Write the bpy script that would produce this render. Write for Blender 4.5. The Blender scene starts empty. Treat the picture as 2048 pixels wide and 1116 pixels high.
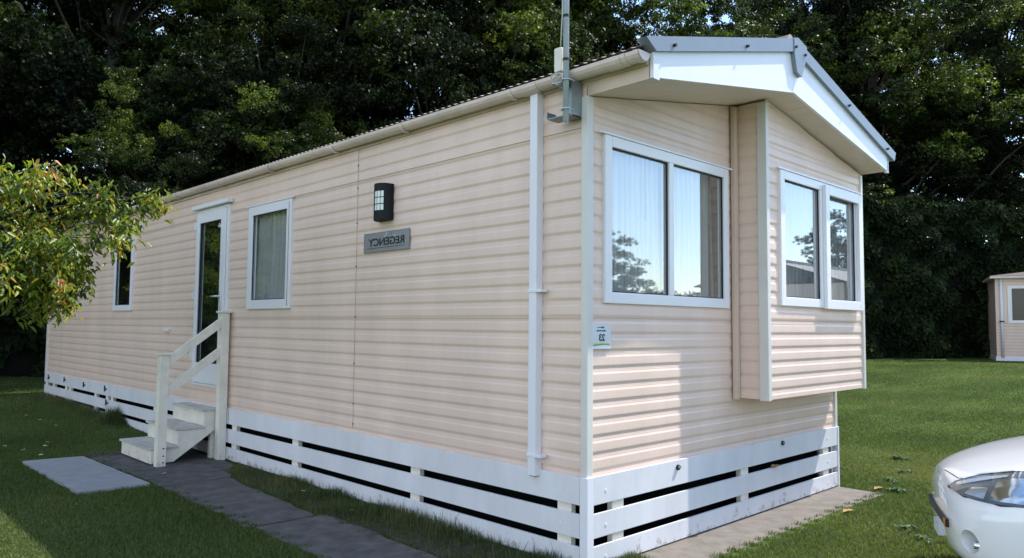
import bpy, bmesh, math, random
import numpy as np
from mathutils import Vector, Matrix
from mathutils.bvhtree import BVHTree
random.seed(7); RNG = np.random.default_rng(11)
scn = bpy.context.scene
COL = scn.collection

# ------------------------------------------------------------------ materials
def mat(name, col, rough=.5, metal=0, var=0, vscale=3, spec=.5, bump=0, bscale=40, coat=0, streak=0):
    m = bpy.data.materials.new(name); m.use_nodes = True
    nt = m.node_tree; b = nt.nodes['Principled BSDF']
    b.inputs['Base Color'].default_value = (*col, 1); b.inputs['Roughness'].default_value = rough
    b.inputs['Metallic'].default_value = metal; b.inputs['Specular IOR Level'].default_value = spec
    if coat: b.inputs['Coat Weight'].default_value = coat; b.inputs['Coat Roughness'].default_value = .04
    if var or bump:
        tc = nt.nodes.new('ShaderNodeTexCoord')
    if var:
        mp = nt.nodes.new('ShaderNodeMapping')
        if streak: mp.inputs['Scale'].default_value = (1, 1, 1/streak)
        n = nt.nodes.new('ShaderNodeTexNoise'); n.inputs['Scale'].default_value = vscale; n.inputs['Detail'].default_value = 6
        n.inputs['Roughness'].default_value = .65
        r = nt.nodes.new('ShaderNodeMapRange'); r.inputs['From Min'].default_value = .3; r.inputs['From Max'].default_value = .7
        r.inputs['To Min'].default_value = 1-var; r.inputs['To Max'].default_value = 1+var*.5
        mx = nt.nodes.new('ShaderNodeMix'); mx.data_type = 'RGBA'; mx.blend_type = 'MULTIPLY'; mx.inputs['Factor'].default_value = 1
        mx.inputs['A'].default_value = (*col, 1)
        nt.links.new(tc.outputs['Object'], mp.inputs['Vector']); nt.links.new(mp.outputs[0], n.inputs['Vector'])
        nt.links.new(n.outputs['Fac'], r.inputs['Value']); nt.links.new(r.outputs[0], mx.inputs['B'])
        nt.links.new(mx.outputs['Result'], b.inputs['Base Color'])
    if bump:
        n2 = nt.nodes.new('ShaderNodeTexNoise'); n2.inputs['Scale'].default_value = bscale; n2.inputs['Detail'].default_value = 4
        bp = nt.nodes.new('ShaderNodeBump'); bp.inputs['Strength'].default_value = bump; bp.inputs['Distance'].default_value = .01
        nt.links.new(tc.outputs['Object'], n2.inputs['Vector']); nt.links.new(n2.outputs['Fac'], bp.inputs['Height'])
        nt.links.new(bp.outputs[0], b.inputs['Normal'])
    return m

def splash(m, top=.16, col=(.20, .17, .11), amt=.75):
    nt = m.node_tree; b = nt.nodes['Principled BSDF']; src = b.inputs['Base Color'].links[0].from_socket
    tc = nt.nodes.new('ShaderNodeTexCoord'); sp = nt.nodes.new('ShaderNodeSeparateXYZ'); n = nt.nodes.new('ShaderNodeTexNoise'); n.inputs['Scale'].default_value = 16; n.inputs['Detail'].default_value = 7
    mr = nt.nodes.new('ShaderNodeMapRange'); mr.inputs['From Min'].default_value = -.02; mr.inputs['From Max'].default_value = top; mr.inputs['To Min'].default_value = .42; mr.inputs['To Max'].default_value = .80
    sb = nt.nodes.new('ShaderNodeMath'); sb.operation = 'SUBTRACT'; ml = nt.nodes.new('ShaderNodeMath'); ml.operation = 'MULTIPLY'; ml.inputs[1].default_value = 7; ml.use_clamp = True
    m2 = nt.nodes.new('ShaderNodeMath'); m2.operation = 'MULTIPLY'; m2.inputs[1].default_value = amt
    mx = nt.nodes.new('ShaderNodeMix'); mx.data_type = 'RGBA'; mx.inputs['B'].default_value = (*col, 1)
    nt.links.new(tc.outputs['Object'], n.inputs['Vector']); nt.links.new(tc.outputs['Object'], sp.inputs[0]); nt.links.new(sp.outputs['Z'], mr.inputs['Value'])
    nt.links.new(n.outputs['Fac'], sb.inputs[0]); nt.links.new(mr.outputs[0], sb.inputs[1]); nt.links.new(sb.outputs[0], ml.inputs[0]); nt.links.new(ml.outputs[0], m2.inputs[0])
    nt.links.new(m2.outputs[0], mx.inputs['Factor']); nt.links.new(src, mx.inputs['A']); nt.links.new(mx.outputs['Result'], b.inputs['Base Color'])

def leafmat(name, ramp, trans=.35, nscale=.35, rough=.55, spec=.35, wi=.6, wn=1.9):
    """ramp: list of (pos, colour) picked per leaf island + large noise"""
    m = bpy.data.materials.new(name); m.use_nodes = True
    nt = m.node_tree; b = nt.nodes['Principled BSDF']; out = nt.nodes['Material Output']
    g = nt.nodes.new('ShaderNodeNewGeometry'); tc = nt.nodes.new('ShaderNodeTexCoord')
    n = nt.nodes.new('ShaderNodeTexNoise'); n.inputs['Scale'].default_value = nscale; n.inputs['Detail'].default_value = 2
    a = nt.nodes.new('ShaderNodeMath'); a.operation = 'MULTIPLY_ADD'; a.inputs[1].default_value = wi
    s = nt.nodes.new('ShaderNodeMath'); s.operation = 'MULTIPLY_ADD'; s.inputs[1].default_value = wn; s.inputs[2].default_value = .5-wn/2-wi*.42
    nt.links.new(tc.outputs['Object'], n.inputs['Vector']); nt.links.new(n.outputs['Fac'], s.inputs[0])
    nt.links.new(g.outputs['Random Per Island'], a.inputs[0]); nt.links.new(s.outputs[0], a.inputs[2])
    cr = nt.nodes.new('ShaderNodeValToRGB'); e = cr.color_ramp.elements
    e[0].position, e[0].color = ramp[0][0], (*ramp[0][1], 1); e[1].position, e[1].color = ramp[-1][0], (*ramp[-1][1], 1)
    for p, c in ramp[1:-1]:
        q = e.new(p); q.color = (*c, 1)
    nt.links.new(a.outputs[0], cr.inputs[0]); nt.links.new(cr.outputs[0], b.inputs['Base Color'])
    b.inputs['Roughness'].default_value = rough; b.inputs['Specular IOR Level'].default_value = spec
    t = nt.nodes.new('ShaderNodeBsdfTranslucent'); br = nt.nodes.new('ShaderNodeMix'); br.data_type = 'RGBA'; br.blend_type = 'MULTIPLY'
    br.inputs['Factor'].default_value = 1; br.inputs['B'].default_value = (1.5, 1.6, .6, 1)
    nt.links.new(cr.outputs[0], br.inputs['A']); nt.links.new(br.outputs['Result'], t.inputs['Color'])
    mx = nt.nodes.new('ShaderNodeMixShader'); mx.inputs[0].default_value = trans
    nt.links.new(b.outputs[0], mx.inputs[1]); nt.links.new(t.outputs[0], mx.inputs[2]); nt.links.new(mx.outputs[0], out.inputs[0])
    return m

def glassmat(name, refl=.3, tint=(.85, .92, .9)):
    m = bpy.data.materials.new(name); m.use_nodes = True
    nt = m.node_tree; nt.nodes.remove(nt.nodes['Principled BSDF']); out = nt.nodes['Material Output']
    t = nt.nodes.new('ShaderNodeBsdfTransparent'); t.inputs[0].default_value = (*tint, 1)
    g = nt.nodes.new('ShaderNodeBsdfGlossy'); g.inputs['Roughness'].default_value = .015; g.inputs['Color'].default_value = (.93, .97, 1, 1)
    lw = nt.nodes.new('ShaderNodeLayerWeight'); lw.inputs['Blend'].default_value = .5
    pw = nt.nodes.new('ShaderNodeMath'); pw.operation = 'POWER'; pw.inputs[1].default_value = 3; nt.links.new(lw.outputs['Facing'], pw.inputs[0])
    r = nt.nodes.new('ShaderNodeMapRange'); r.inputs['To Min'].default_value = refl; r.inputs['To Max'].default_value = .85
    mx = nt.nodes.new('ShaderNodeMixShader')
    nt.links.new(pw.outputs[0], r.inputs['Value']); nt.links.new(r.outputs[0], mx.inputs[0])
    nt.links.new(t.outputs[0], mx.inputs[1]); nt.links.new(g.outputs[0], mx.inputs[2]); nt.links.new(mx.outputs[0], out.inputs[0])
    return m

def sheermat(name, col, alpha):
    m = bpy.data.materials.new(name); m.use_nodes = True
    nt = m.node_tree; nt.nodes.remove(nt.nodes['Principled BSDF']); out = nt.nodes['Material Output']
    d = nt.nodes.new('ShaderNodeBsdfDiffuse'); d.inputs[0].default_value = (*col, 1)
    tl = nt.nodes.new('ShaderNodeBsdfTranslucent'); tl.inputs[0].default_value = (*col, 1)
    tp = nt.nodes.new('ShaderNodeBsdfTransparent')
    a = nt.nodes.new('ShaderNodeMixShader'); a.inputs[0].default_value = .4
    b = nt.nodes.new('ShaderNodeMixShader'); b.inputs[0].default_value = alpha
    nt.links.new(d.outputs[0], a.inputs[1]); nt.links.new(tl.outputs[0], a.inputs[2])
    nt.links.new(tp.outputs[0], b.inputs[1]); nt.links.new(a.outputs[0], b.inputs[2]); nt.links.new(b.outputs[0], out.inputs[0])
    return m

M = dict(
    siding=mat('beige siding', (.77, .59, .492), .36, var=.10, vscale=2.2, streak=4, spec=.5, bump=.05, bscale=60),
    board=mat('beige flat board', (.64, .50, .40), .45, var=.08, vscale=2),
    white=mat('white plastic', (.78, .775, .825), .32, var=.05, vscale=2),
    frame=mat('white window plastic', (.79, .785, .81), .25, var=.03, vscale=2),
    skirt=mat('white skirting board', (.72, .72, .75), .38, var=.12, vscale=2.6, streak=3, bump=.04, bscale=25),
    oldwhite=mat('weathered white paint', (.80, .75, .65), .5, var=.14, vscale=7, bump=.15, bscale=30),
    tread=mat('weathered tread', (.52, .50, .45), .7, var=.3, vscale=9, bump=.2, bscale=60),
    gutter=mat('aged white gutter', (.76, .63, .57), .35, var=.22, vscale=2.2),
    trim=mat('corner trim', (.66, .64, .60), .35, var=.06, vscale=4),
    grey=mat('grey verge metal', (.20, .24, .29), .38, var=.08, vscale=3),
    soffit=mat('cream soffit', (.70, .59, .49), .5, var=.06, vscale=2),
    fascia=mat('white fascia', (.82, .82, .86), .3, var=.04, vscale=2),
    rubber=mat('black rubber', (.01, .01, .012), .6),
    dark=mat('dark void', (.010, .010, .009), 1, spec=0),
    seam=mat('siding seam line', (.50, .39, .31), .8),  # darker colour of the joints between siding boards
    rooftile=mat('pale roof sheet', (.42, .35, .31), .7, var=.3, vscale=5),
    lamp=mat('charcoal metal', (.012, .014, .017), .6, spec=.2),
    lampglass=mat('frosted lamp glass', (.72, .78, .74), .3),
    plate=mat('brushed steel plate', (.33, .34, .35), .42, metal=.55, var=.12, vscale=8, streak=.1),
    ink=mat('black ink', (.02, .02, .022), .5),
    galv=mat('galvanised steel', (.50, .57, .66), .42, metal=.0, var=.18, vscale=9),
    galvd=mat('dull galvanised plate', (.30, .34, .35), .5, metal=.6, var=.25, vscale=12),
    chrome=mat('satin handle', (.75, .75, .74), .25, metal=.5),
    glass=glassmat('window glass', .25, (.96, .98, .98)), glassd=glassmat('door glass', .36, (.7, .8, .76)), dglass=mat('dark glass', (.02, .022, .02), .12),
    net=sheermat('net curtain', (.86, .86, .85), .78), net2=sheermat('fine net curtain', (.70, .72, .74), .38), drape=sheermat('drape', (.50, .47, .43), .97),
    drapew=sheermat('white drape', (.90, .90, .90), .92),
    inner=mat('room lining', (.55, .50, .43), .7), floor=mat('room floor', (.12, .09, .07), .7),
    path=mat('grey path', (.098, .094, .090), .9, var=.55, vscale=6, bump=.5, bscale=90),
    slab=mat('pale slab', (.30, .31, .32), .85, var=.18, vscale=6, bump=.35, bscale=120),
    concrete=mat('concrete base', (.19, .165, .14), .9, var=.32, vscale=7, bump=.5, bscale=110),
    dirt=mat('bare soil', (.055, .045, .035), .95, var=.5, vscale=9, bump=.8, bscale=50),
    bark=mat('bark', (.055, .045, .035), .9, var=.4, vscale=6, bump=.8, bscale=25),
    paint=mat('white car paint', (.84, .84, .86), .22, coat=1, spec=.5),
    blackp=mat('black car plastic', (.012, .012, .013), .5),
    amber=mat('amber lens', (.75, .20, .02), .2),
    tyre=mat('tyre', (.015, .015, .016), .8), alloy=mat('alloy', (.45, .46, .48), .3, metal=.9),
    reflector=mat('chrome reflector', (.80, .82, .84), .10, metal=1), lampblack=mat('smoked housing', (.10, .105, .115), .3),
    clens=glassmat('clear lens', .06, (.93, .95, .96)),
    green=mat('sign green', (.06, .30, .12), .5), yellow=mat('sign yellow', (.65, .55, .08), .5),
    signw=mat('sign white', (.62, .66, .70), .4),
    daisy=mat('daisy petal', (.75, .75, .72), .6), daisyc=mat('daisy eye', (.6, .42, .03), .6),
    cable=mat('pale cable', (.6, .6, .58), .5),
    orange=mat('leaf litter', (.35, .18, .06), .8),
)

splash(M['skirt'], .22, (.24, .21, .14), .6); splash(M['oldwhite'], .30, (.26, .24, .16), .35)
# ------------------------------------------------------------------ object helpers
def tag(o, label=None, cat=None, group=None, kind=None):
    if label: o['label'] = label
    if cat: o['category'] = cat
    if group: o['group'] = group
    if kind: o['kind'] = kind
    return o
def empty(name, loc, rz=0):
    o = bpy.data.objects.new(name, None); COL.objects.link(o); o.location = loc; o.rotation_euler = (0, 0, rz); o.empty_display_size = .2
    return o
class MB:
    """collects shapes in world coordinates, links them as ONE mesh object"""
    def __init__(s): s.v = []; s.f = []; s.m = []; s.mats = []
    def mi(s, m):
        if m not in s.mats: s.mats.append(m)
        return s.mats.index(m)
    def add(s, vs, fs, m):
        k = len(s.v); s.v += [tuple(v) for v in vs]; i = s.mi(m)
        for f in fs: s.f.append(tuple(k+j for j in f)); s.m.append(i)
    def box(s, a, b, m, bev=0):
        (x0, y0, z0), (x1, y1, z1) = [min(p, q) for p, q in zip(a, b)], [max(p, q) for p, q in zip(a, b)]
        if bev:
            bm = bmesh.new(); bmesh.ops.create_cube(bm, size=1)
            for v in bm.verts: v.co = Vector(((x0+x1)/2+v.co.x*(x1-x0), (y0+y1)/2+v.co.y*(y1-y0), (z0+z1)/2+v.co.z*(z1-z0)))
            bmesh.ops.bevel(bm, geom=bm.edges[:], offset=bev, segments=2, affect='EDGES', profile=.7)
            bm.verts.index_update(); s.add([v.co for v in bm.verts], [[v.index for v in f.verts] for f in bm.faces], m); bm.free(); return s
        s.add([(x0,y0,z0),(x1,y0,z0),(x1,y1,z0),(x0,y1,z0),(x0,y0,z1),(x1,y0,z1),(x1,y1,z1),(x0,y1,z1)],
              [(0,3,2,1),(4,5,6,7),(0,1,5,4),(1,2,6,5),(2,3,7,6),(3,0,4,7)], m); return s
    def prism(s, poly, d, m):
        """poly: 3D loop, d: extrusion vector"""
        n = len(poly); P = [Vector(p) for p in poly]; Q = [p+Vector(d) for p in P]
        s.add(P+Q, [tuple(range(n))[::-1], tuple(range(n, 2*n))]+[(i, (i+1) % n, n+(i+1) % n, n+i) for i in range(n)], m); return s
    def tube(s, pts, rad, m, seg=10, caps=True):
        pts = [Vector(p) for p in pts]; n = len(pts)
        if not hasattr(rad, '__len__'): rad = [rad]*n
        vs = []; up = None
        for i, p in enumerate(pts):
            d = (pts[min(i+1, n-1)]-pts[max(i-1, 0)]).normalized()
            if up is None:
                up = d.orthogonal().normalized()
            up = (up-d*up.dot(d)).normalized(); w = d.cross(up)
            for k in range(seg):
                a = 2*math.pi*k/seg; vs.append(p+(up*math.cos(a)+w*math.sin(a))*rad[i])
        fs = [(i*seg+k, i*seg+(k+1) % seg, (i+1)*seg+(k+1) % seg, (i+1)*seg+k) for i in range(n-1) for k in range(seg)]
        if caps: fs += [tuple(range(seg))[::-1], tuple(range((n-1)*seg, n*seg))]
        s.add(vs, fs, m); return s
    def build(s, name, parent=None, smooth=False):
        me = bpy.data.meshes.new(name); me.from_pydata(s.v, [], s.f)
        for m in s.mats: me.materials.append(m)
        me.polygons.foreach_set('material_index', s.m)
        if smooth: me.polygons.foreach_set('use_smooth', [True]*len(s.f))
        me.update()
        bm = bmesh.new(); bm.from_mesh(me); bmesh.ops.recalc_face_normals(bm, faces=bm.faces[:]); bm.to_mesh(me); bm.free()
        return link(name, me, parent)
def link(name, me, parent=None):
    o = bpy.data.objects.new(name, me); COL.objects.link(o)
    if parent:
        o.parent = parent; root = parent
        mw = world_of(parent); o.matrix_parent_inverse = mw.inverted()
    return o
def world_of(o):
    m = o.matrix_basis.copy()
    if o.parent: m = world_of(o.parent) @ o.matrix_parent_inverse @ m
    return m
def npmesh(name, V, F, mats, smooth=False):
    """V (n,3), F (k,4) or (k,3)"""
    me = bpy.data.meshes.new(name); k = F.shape[1]
    me.vertices.add(len(V)); me.vertices.foreach_set('co', V.astype('f').ravel())
    me.loops.add(F.size); me.loops.foreach_set('vertex_index', F.astype('i').ravel())
    me.polygons.add(len(F)); me.polygons.foreach_set('loop_start', np.arange(0, F.size, k, dtype='i'))
    try: me.polygons.foreach_set('loop_total', np.full(len(F), k, dtype='i'))
    except Exception: pass
    if smooth: me.polygons.foreach_set('use_smooth', np.ones(len(F), dtype=bool))
    for m in mats: me.materials.append(m)
    me.update(calc_edges=True); me.validate(); return me
def unit(a): return a/np.maximum(np.linalg.norm(a, axis=1, keepdims=True), 1e-9)
def leaf_mesh(name, P, N, L, aspect, m, droop=0):
    """diamond leaves with a fold: P base points, N normals, L lengths"""
    n = len(P); N = unit(N); T = unit(np.cross(N, RNG.normal(size=(n, 3)))); T[:, 2] -= droop; T = unit(T)
    B = unit(np.cross(N, T)); L = L[:, None]
    W = L*aspect*.5; bend = N*L*RNG.uniform(-.12, .22, (n, 1))
    V = np.stack([P, P+T*L*.45+B*W+bend, P+T*L, P+T*L*.45-B*W+bend], 1).reshape(-1, 3)
    return npmesh(name, V, np.arange(4*n).reshape(-1, 4), [m])

# ------------------------------------------------------------------ ground
def sstep(a, b, x): t = np.clip((x-a)/(b-a), 0, 1); return t*t*(3-2*t)
def gh(x, y):
    x = np.asarray(x, float); y = np.asarray(y, float)
    return .5*sstep(7, 25, x)*sstep(-30, -4, y) + .12*sstep(6, 12, y)*sstep(4, 0, x) + .35*sstep(14, 30, y)
def axis(a, b, fine, lo, hi): 
    c = list(np.arange(lo, hi+.001, fine)); l = [lo-fine*1.35**k*3 for k in range(1, 22) if lo-fine*1.35**k*3 > a]; h = [hi+fine*1.35**k*3 for k in range(1, 22) if hi+fine*1.35**k*3 < b]
    return np.array(sorted(l+c+h+[a, b]))
gx = axis(-400, 400, .5, -8, 34); gy = axis(-400, 400, .5, -12, 26)
X, Y = np.meshgrid(gx, gy, indexing='ij'); Z = gh(X, Y)
V = np.stack([X, Y, Z], -1).reshape(-1, 3); ny = len(gy)
ii, jj = np.meshgrid(np.arange(len(gx)-1), np.arange(ny-1), indexing='ij'); b0 = (ii*ny+jj).ravel()
gm = bpy.data.materials.new('lawn ground'); gm.use_nodes = True
nt = gm.node_tree; b = nt.nodes['Principled BSDF']; b.inputs['Roughness'].default_value = .95; b.inputs['Specular IOR Level'].default_value = .1
tc = nt.nodes.new('ShaderNodeTexCoord')
def noise(sc, det=4, scale=None):
    n = nt.nodes.new('ShaderNodeTexNoise'); n.inputs['Scale'].default_value = sc; n.inputs['Detail'].default_value = det
    if scale:
        mp = nt.nodes.new('ShaderNodeMapping'); mp.inputs['Scale'].default_value = scale[0]; mp.inputs['Rotation'].default_value = scale[1]
        nt.links.new(tc.outputs['Object'], mp.inputs['Vector']); nt.links.new(mp.outputs[0], n.inputs['Vector'])
    else: nt.links.new(tc.outputs['Object'], n.inputs['Vector'])
    return n
def ramp(src, p0, c0, p1, c1):
    r = nt.nodes.new('ShaderNodeValToRGB'); r.color_ramp.elements[0].position = p0; r.color_ramp.elements[0].color = (*c0, 1)
    r.color_ramp.elements[1].position = p1; r.color_ramp.elements[1].color = (*c1, 1); nt.links.new(src, r.inputs[0]); return r
n1 = noise(.55, 5, ((1, 1, 1), (0, 0, 0))); n2 = noise(22, 5); n3 = noise(1.1, 4, ((.5, 2.6, 1), (0, 0, .78)))
r1 = ramp(n1.outputs['Fac'], .35, (.045, .074, .016), .68, (.079, .118, .029))
r2 = ramp(n2.outputs['Fac'], .32, (.62, .66, .60), .70, (1.25, 1.22, 1.15)); r3 = ramp(n3.outputs['Fac'], .38, (.72, .78, .72), .62, (1.15, 1.12, 1.05))
mA = nt.nodes.new('ShaderNodeMix'); mA.data_type = 'RGBA'; mA.blend_type = 'MULTIPLY'; mA.inputs['Factor'].default_value = 1
mB = nt.nodes.new('ShaderNodeMix'); mB.data_type = 'RGBA'; mB.blend_type = 'MULTIPLY'; mB.inputs['Factor'].default_value = 1
nt.links.new(r1.outputs[0], mA.inputs['A']); nt.links.new(r2.outputs[0], mA.inputs['B']); nt.links.new(mA.outputs['Result'], mB.inputs['A']); nt.links.new(r3.outputs[0], mB.inputs['B'])
nt.links.new(mB.outputs['Result'], b.inputs['Base Color'])
bp = nt.nodes.new('ShaderNodeBump'); bp.inputs['Strength'].default_value = .8; bp.inputs['Distance'].default_value = .03
nt.links.new(n2.outputs['Fac'], bp.inputs['Height']); nt.links.new(bp.outputs[0], b.inputs['Normal'])
tag(link('ground', npmesh('ground', V, np.stack([b0, b0+ny, b0+ny+1, b0+1], 1), [gm], True)), kind='structure')

def sheet(name, loop, z, th, m, jag=.0, step=.12):
    """flat slab with a slightly ragged outline"""
    pts = []
    for i, p in enumerate(loop):
        q = loop[(i+1) % len(loop)]; d = math.dist(p, q); n = max(1, int(d/step))
        for k in range(n):
            t = k/n; j = jag if k else 0
            pts.append((p[0]+(q[0]-p[0])*t+random.uniform(-j, j), p[1]+(q[1]-p[1])*t+random.uniform(-j, j)))
    mb = MB(); mb.prism([(x, y, z) for x, y in pts], (0, 0, th), m)
    return tag(mb.build(name), kind='structure')
sheet('concrete_base', [(-.02, -.10), (.6, -.42), (3.2, -.44), (3.78, -.47), (3.80, 13.6), (.03, 13.6)], -.12, .124, M['concrete'], .012)
# path beside the home, in three lengths with joints
for a, c_ in ((-2.6, .55), (.57, 2.35), (2.37, 4.28)):
    sheet('path', [(-1.13, a), (-.53-.02*a, a), (-.53+.02*c_, c_), (-1.09, c_)], -.1, .112, M['path'], .018)
sheet('path', [(-1.10, 4.30), (-.42, 4.30), (-.10, 5.0), (-.06, 6.3), (-1.12, 6.42)], -.1, .109, M['path'], .03)
sheet('soil', [(-1.13, 6.43), (-.01, 6.32), (-.01, 8.5), (-.45, 8.9), (-.98, 8.5), (-1.10, 7.4)], -.1, .106, M['dirt'], .05)
sheet('paving_slab', [(-1.75, 4.47), (-1.145, 4.45), (-1.19, 6.46), (-1.77, 6.55)], -.06, .088, M['slab'], .006)
sheet('soil', [(-.54, .2), (-.01, .2), (-.01, 4.95), (-.40, 4.25), (-.45, 2.4)], -.08, .088, M['dirt'], .03)

# ------------------------------------------------------------------ the mobile home
W, LEN, BX, BD = 3.807, 13.60, 1.876, .285
SK = .587                                     # top of the skirting
PITCH = .111; PH = .738-PITCH*6
PROF = [(0, .0060), (.004, .0072), (.010, .0076), (.030, .0073), (.055, .0066), (.060, .0056), (.068, .0030), (.073, .0024), (.079, .0022), (.081, .0014), (.088, .0014), (.090, .0007), (.094, .0008), (.100, .0020), (.106, .0040)]
def zprofile(z0, z1):
    out = []; k = math.floor((z0-PH)/PITCH)-1
    pts = []
    while PH+k*PITCH < z1+PITCH:
        for dz, o in PROF: pts.append((PH+k*PITCH+dz, o))
        k += 1
    def at(z):
        for (a, oa), (b_, ob) in zip(pts, pts[1:]):
            if a <= z <= b_: return oa+(ob-oa)*(z-a)/(b_-a)
    out = [(z0, at(z0))]+[p for p in pts if z0+1e-4 < p[0] < z1-1e-4]+[(z1, at(z1))]
    return out
def siding(name, org, ud, nd, u0, u1, z0, z1, holes, parent, cuts=(), m=None):
    """clapboard wall: org + u*ud, outward nd, rectangular holes (ua,ub,za,zb), cuts = planes removing what lies beyond"""
    m = m or M['siding']; mb = MB(); org, ud, nd = Vector(org), Vector(ud), Vector(nd)
    us = sorted({u0, u1, *[h[0] for h in holes], *[h[1] for h in holes]})
    for a, b_ in zip(us, us[1:]):
        zs = sorted({z0, z1, *[q for h in holes if h[0] <= a < h[1] for q in h[2:]]})
        for c, d in zip(zs, zs[1:]):
            if any(h[0] <= a < h[1] and h[2] <= c < h[3] for h in holes): continue
            pr = zprofile(c, d); vs = []
            for z, o in pr:
                for u in (a, b_): vs.append(org+ud*u+nd*o+Vector((0, 0, z)))
            mb.add(vs, [(2*i, 2*i+1, 2*i+3, 2*i+2) for i in range(len(pr)-1)], m)
    o = mb.build(name, parent)
    if cuts:
        bm = bmesh.new(); bm.from_mesh(o.data)
        for co, no in cuts:
            bmesh.ops.bisect_plane(bm, geom=bm.verts[:]+bm.edges[:]+bm.faces[:], plane_co=co, plane_no=no, clear_outer=True)
        bm.to_mesh(o.data); bm.free()
    return o
home = tag(empty('mobile_home', (W/2, LEN/2, 0)), 'long beige clapboard mobile home with white skirting boards and projecting bay window', 'mobile home')
SLO = .178; ZC = 3.066                          # soffit slope
cutL = (Vector((0, 0, ZC)), Vector((-SLO, 0, 1)).normalized()); cutR = (Vector((W, 0, ZC)), Vector((SLO, 0, 1)).normalized())
WIN1, WIN2, WIN3, DOOR = (3.94, 4.93, 1.71, 2.85), (8.77, 9.63, 1.73, 2.86), (12.50, 13.15, 1.74, 2.86), (5.45, 6.42, .79, 2.965)
WF, WB = (.153, 1.752, 1.708, 2.842), (2.08, 3.69, 1.735, 2.86)
siding('side_wall', (0, 0, 0), (0, 1, 0), (-1, 0, 0), .0, LEN, SK-.05, 3.20, [WIN1, WIN2, WIN3, DOOR], home)
siding('side_wall', (W, 0, 0), (0, 1, 0), (1, 0, 0), .0, LEN, SK-.05, 3.20, [], home)
siding('front_wall', (0, 0, 0), (1, 0, 0), (0, -1, 0), 0, BX, SK-.05, 3.45, [WF], home, [cutL])
siding('front_wall', (0, 0, 0), (1, 0, 0), (0, -1, 0), BX, W, SK-.05, .999, [], home)
siding('bay_wall', (0, -BD, 0), (1, 0, 0), (0, -1, 0), BX, W, .985, 3.45, [WB], home, [cutL, cutR])
siding('bay_side', (BX, 0, 0), (0, 1, 0), (-1, 0, 0), -BD, 0, .985, 3.39, [], home)
siding('bay_side', (W, 0, 0), (0, 1, 0), (1, 0, 0), -BD, 0, .985, 3.08, [], home)
siding('rear_wall', (0, LEN, 0), (1, 0, 0), (0, 1, 0), 0, W, SK-.05, 3.45, [], home, [cutL, cutR])
MB().box((BX, -BD+.001, .985), (W, .02, .992), M['board']).build('bay_floor', home)
# linings so that the rooms behind the glass are closed
mb = MB()
for a, c in (((.05, .05, .60), (W-.05, LEN-.05, .62)),): mb.box(a, c, M['floor'])
mb.box((.05, 1.9, .62), (W-.05, 1.93, 3.05), M['inner']); mb.box((.05, 5.15, .62), (W-.05, 5.18, 3.05), M['inner']); mb.box((.05, 7.2, .62), (W-.05, 7.23, 3.05), M['inner'])
mb.box((1.6, 1.94, .62), (1.63, 5.14, 3.05), M['inner']); mb.box((1.6, 5.2, .62), (1.63, 7.19, 3.05), M['inner']); mb.box((1.6, 7.25, .62), (1.63, LEN-.05, 3.05), M['inner'])
mb.box((.03, .02, 3.05), (W-.03, LEN-.03, 3.06), M['inner']); mb.box((W-.05, .05, .62), (W-.03, 1.9, 3.05), M['inner'])
mb.build('room_lining', home)
# corner trims
for nm, a, c, m in (('corner_trim', (-.024, -.022, SK-.04), (.036, .034, 3.066), M['trim']), ('corner_trim', (W-.03, -.02, SK-.04), (W+.02, .03, .985), M['trim']),
    ('corner_trim', (BX-.022, -BD-.02, .975), (BX+.028, -BD+.06, 3.372), M['trim']), ('corner_trim', (W-.025, -BD-.02, .975), (W+.02, -BD+.04, 3.06), M['trim']),
    ('corner_trim', (BX-.075, -.02, .975), (BX-.018, -.055, 3.375), M['board']), ('corner_trim', (-.022, LEN-.08, SK-.04), (.02, LEN+.02, 3.15), M['trim'])):
    MB().box(a, c, m, .006).build(nm, home)
# joint lines
mb = MB()
mb.box((-.0145, .04, 1.604), (-.010, 5.44, 1.6075), M['seam']).box((-.0145, 6.44, 1.604), (-.010, LEN-.09, 1.6075), M['seam']).box((-.0145, .04, 2.862), (-.010, LEN-.09, 2.865), M['seam'])
mb.box((.037, -.0145, 1.609), (BX-.08, -.01, 1.612), M['seam']).box((BX+.03, -BD-.0145, 1.612), (W-.03, -BD-.01, 1.615), M['seam'])
mb.box((-.0125, 2.726, .62), (-.0095, 2.729, 3.16), M['seam'])
for z in (3.01, 2.80, 2.475, 2.08, 1.62, 1.20, .84, .66): mb.tube([(-.010, 2.727, z), (-.015, 2.727, z)], .0065, M['rubber'], 8)
mb.build('joint_line', home)
# skirting
def skirt_side(mk, u0, u1, parent, m, battens):
    for z0, z1 in ((.014, .147), (.199, .352), (.408, SK)):
        mb = MB(); a, b_ = mk(u0, z0, -.030), mk(u1, z1, -.012); mb.box(a, b_, m, .003); mb.build('skirting_board', parent)
    for u in battens: MB().box(mk(u, -.02, -.011), mk(u+.12, SK-.01, .03), M['oldwhite']).build('skirting_batten', parent)
mkL = lambda u, z, o: (o, u, z)
mkF = lambda u, z, o: (u, o, z)
skirt_side(mkL, .035, 5.28, home, M['skirt'], (.12, 1.73, 3.70, 5.1))
skirt_side(mkL, 5.30, 9.60, home, M['skirt'], (6.5, 7.6, 9.45))
skirt_side(mkL, 9.62, 12.0, home, M['skirt'], (9.7, 10.3, 11.8))
skirt_side(mkL, 12.02, LEN-.03, home, M['skirt'], (12.05, 12.9, 13.4))
skirt_side(mkF, .035, W-.02, home, M['skirt'], (.25, 1.93, 3.50))
MB().box((-.036, -.036, -.03), (.028, .028, SK+.002), M['white'], .004).build('skirting_corner_post', home)
MB().box((W-.018, -.036, -.03), (W+.012, .02, SK+.002), M['white'], .004).build('skirting_corner_post', home)
MB().box((W-.02, .03, -.03), (W, LEN, SK), M['skirt']).build('skirting_board', home)
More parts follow.
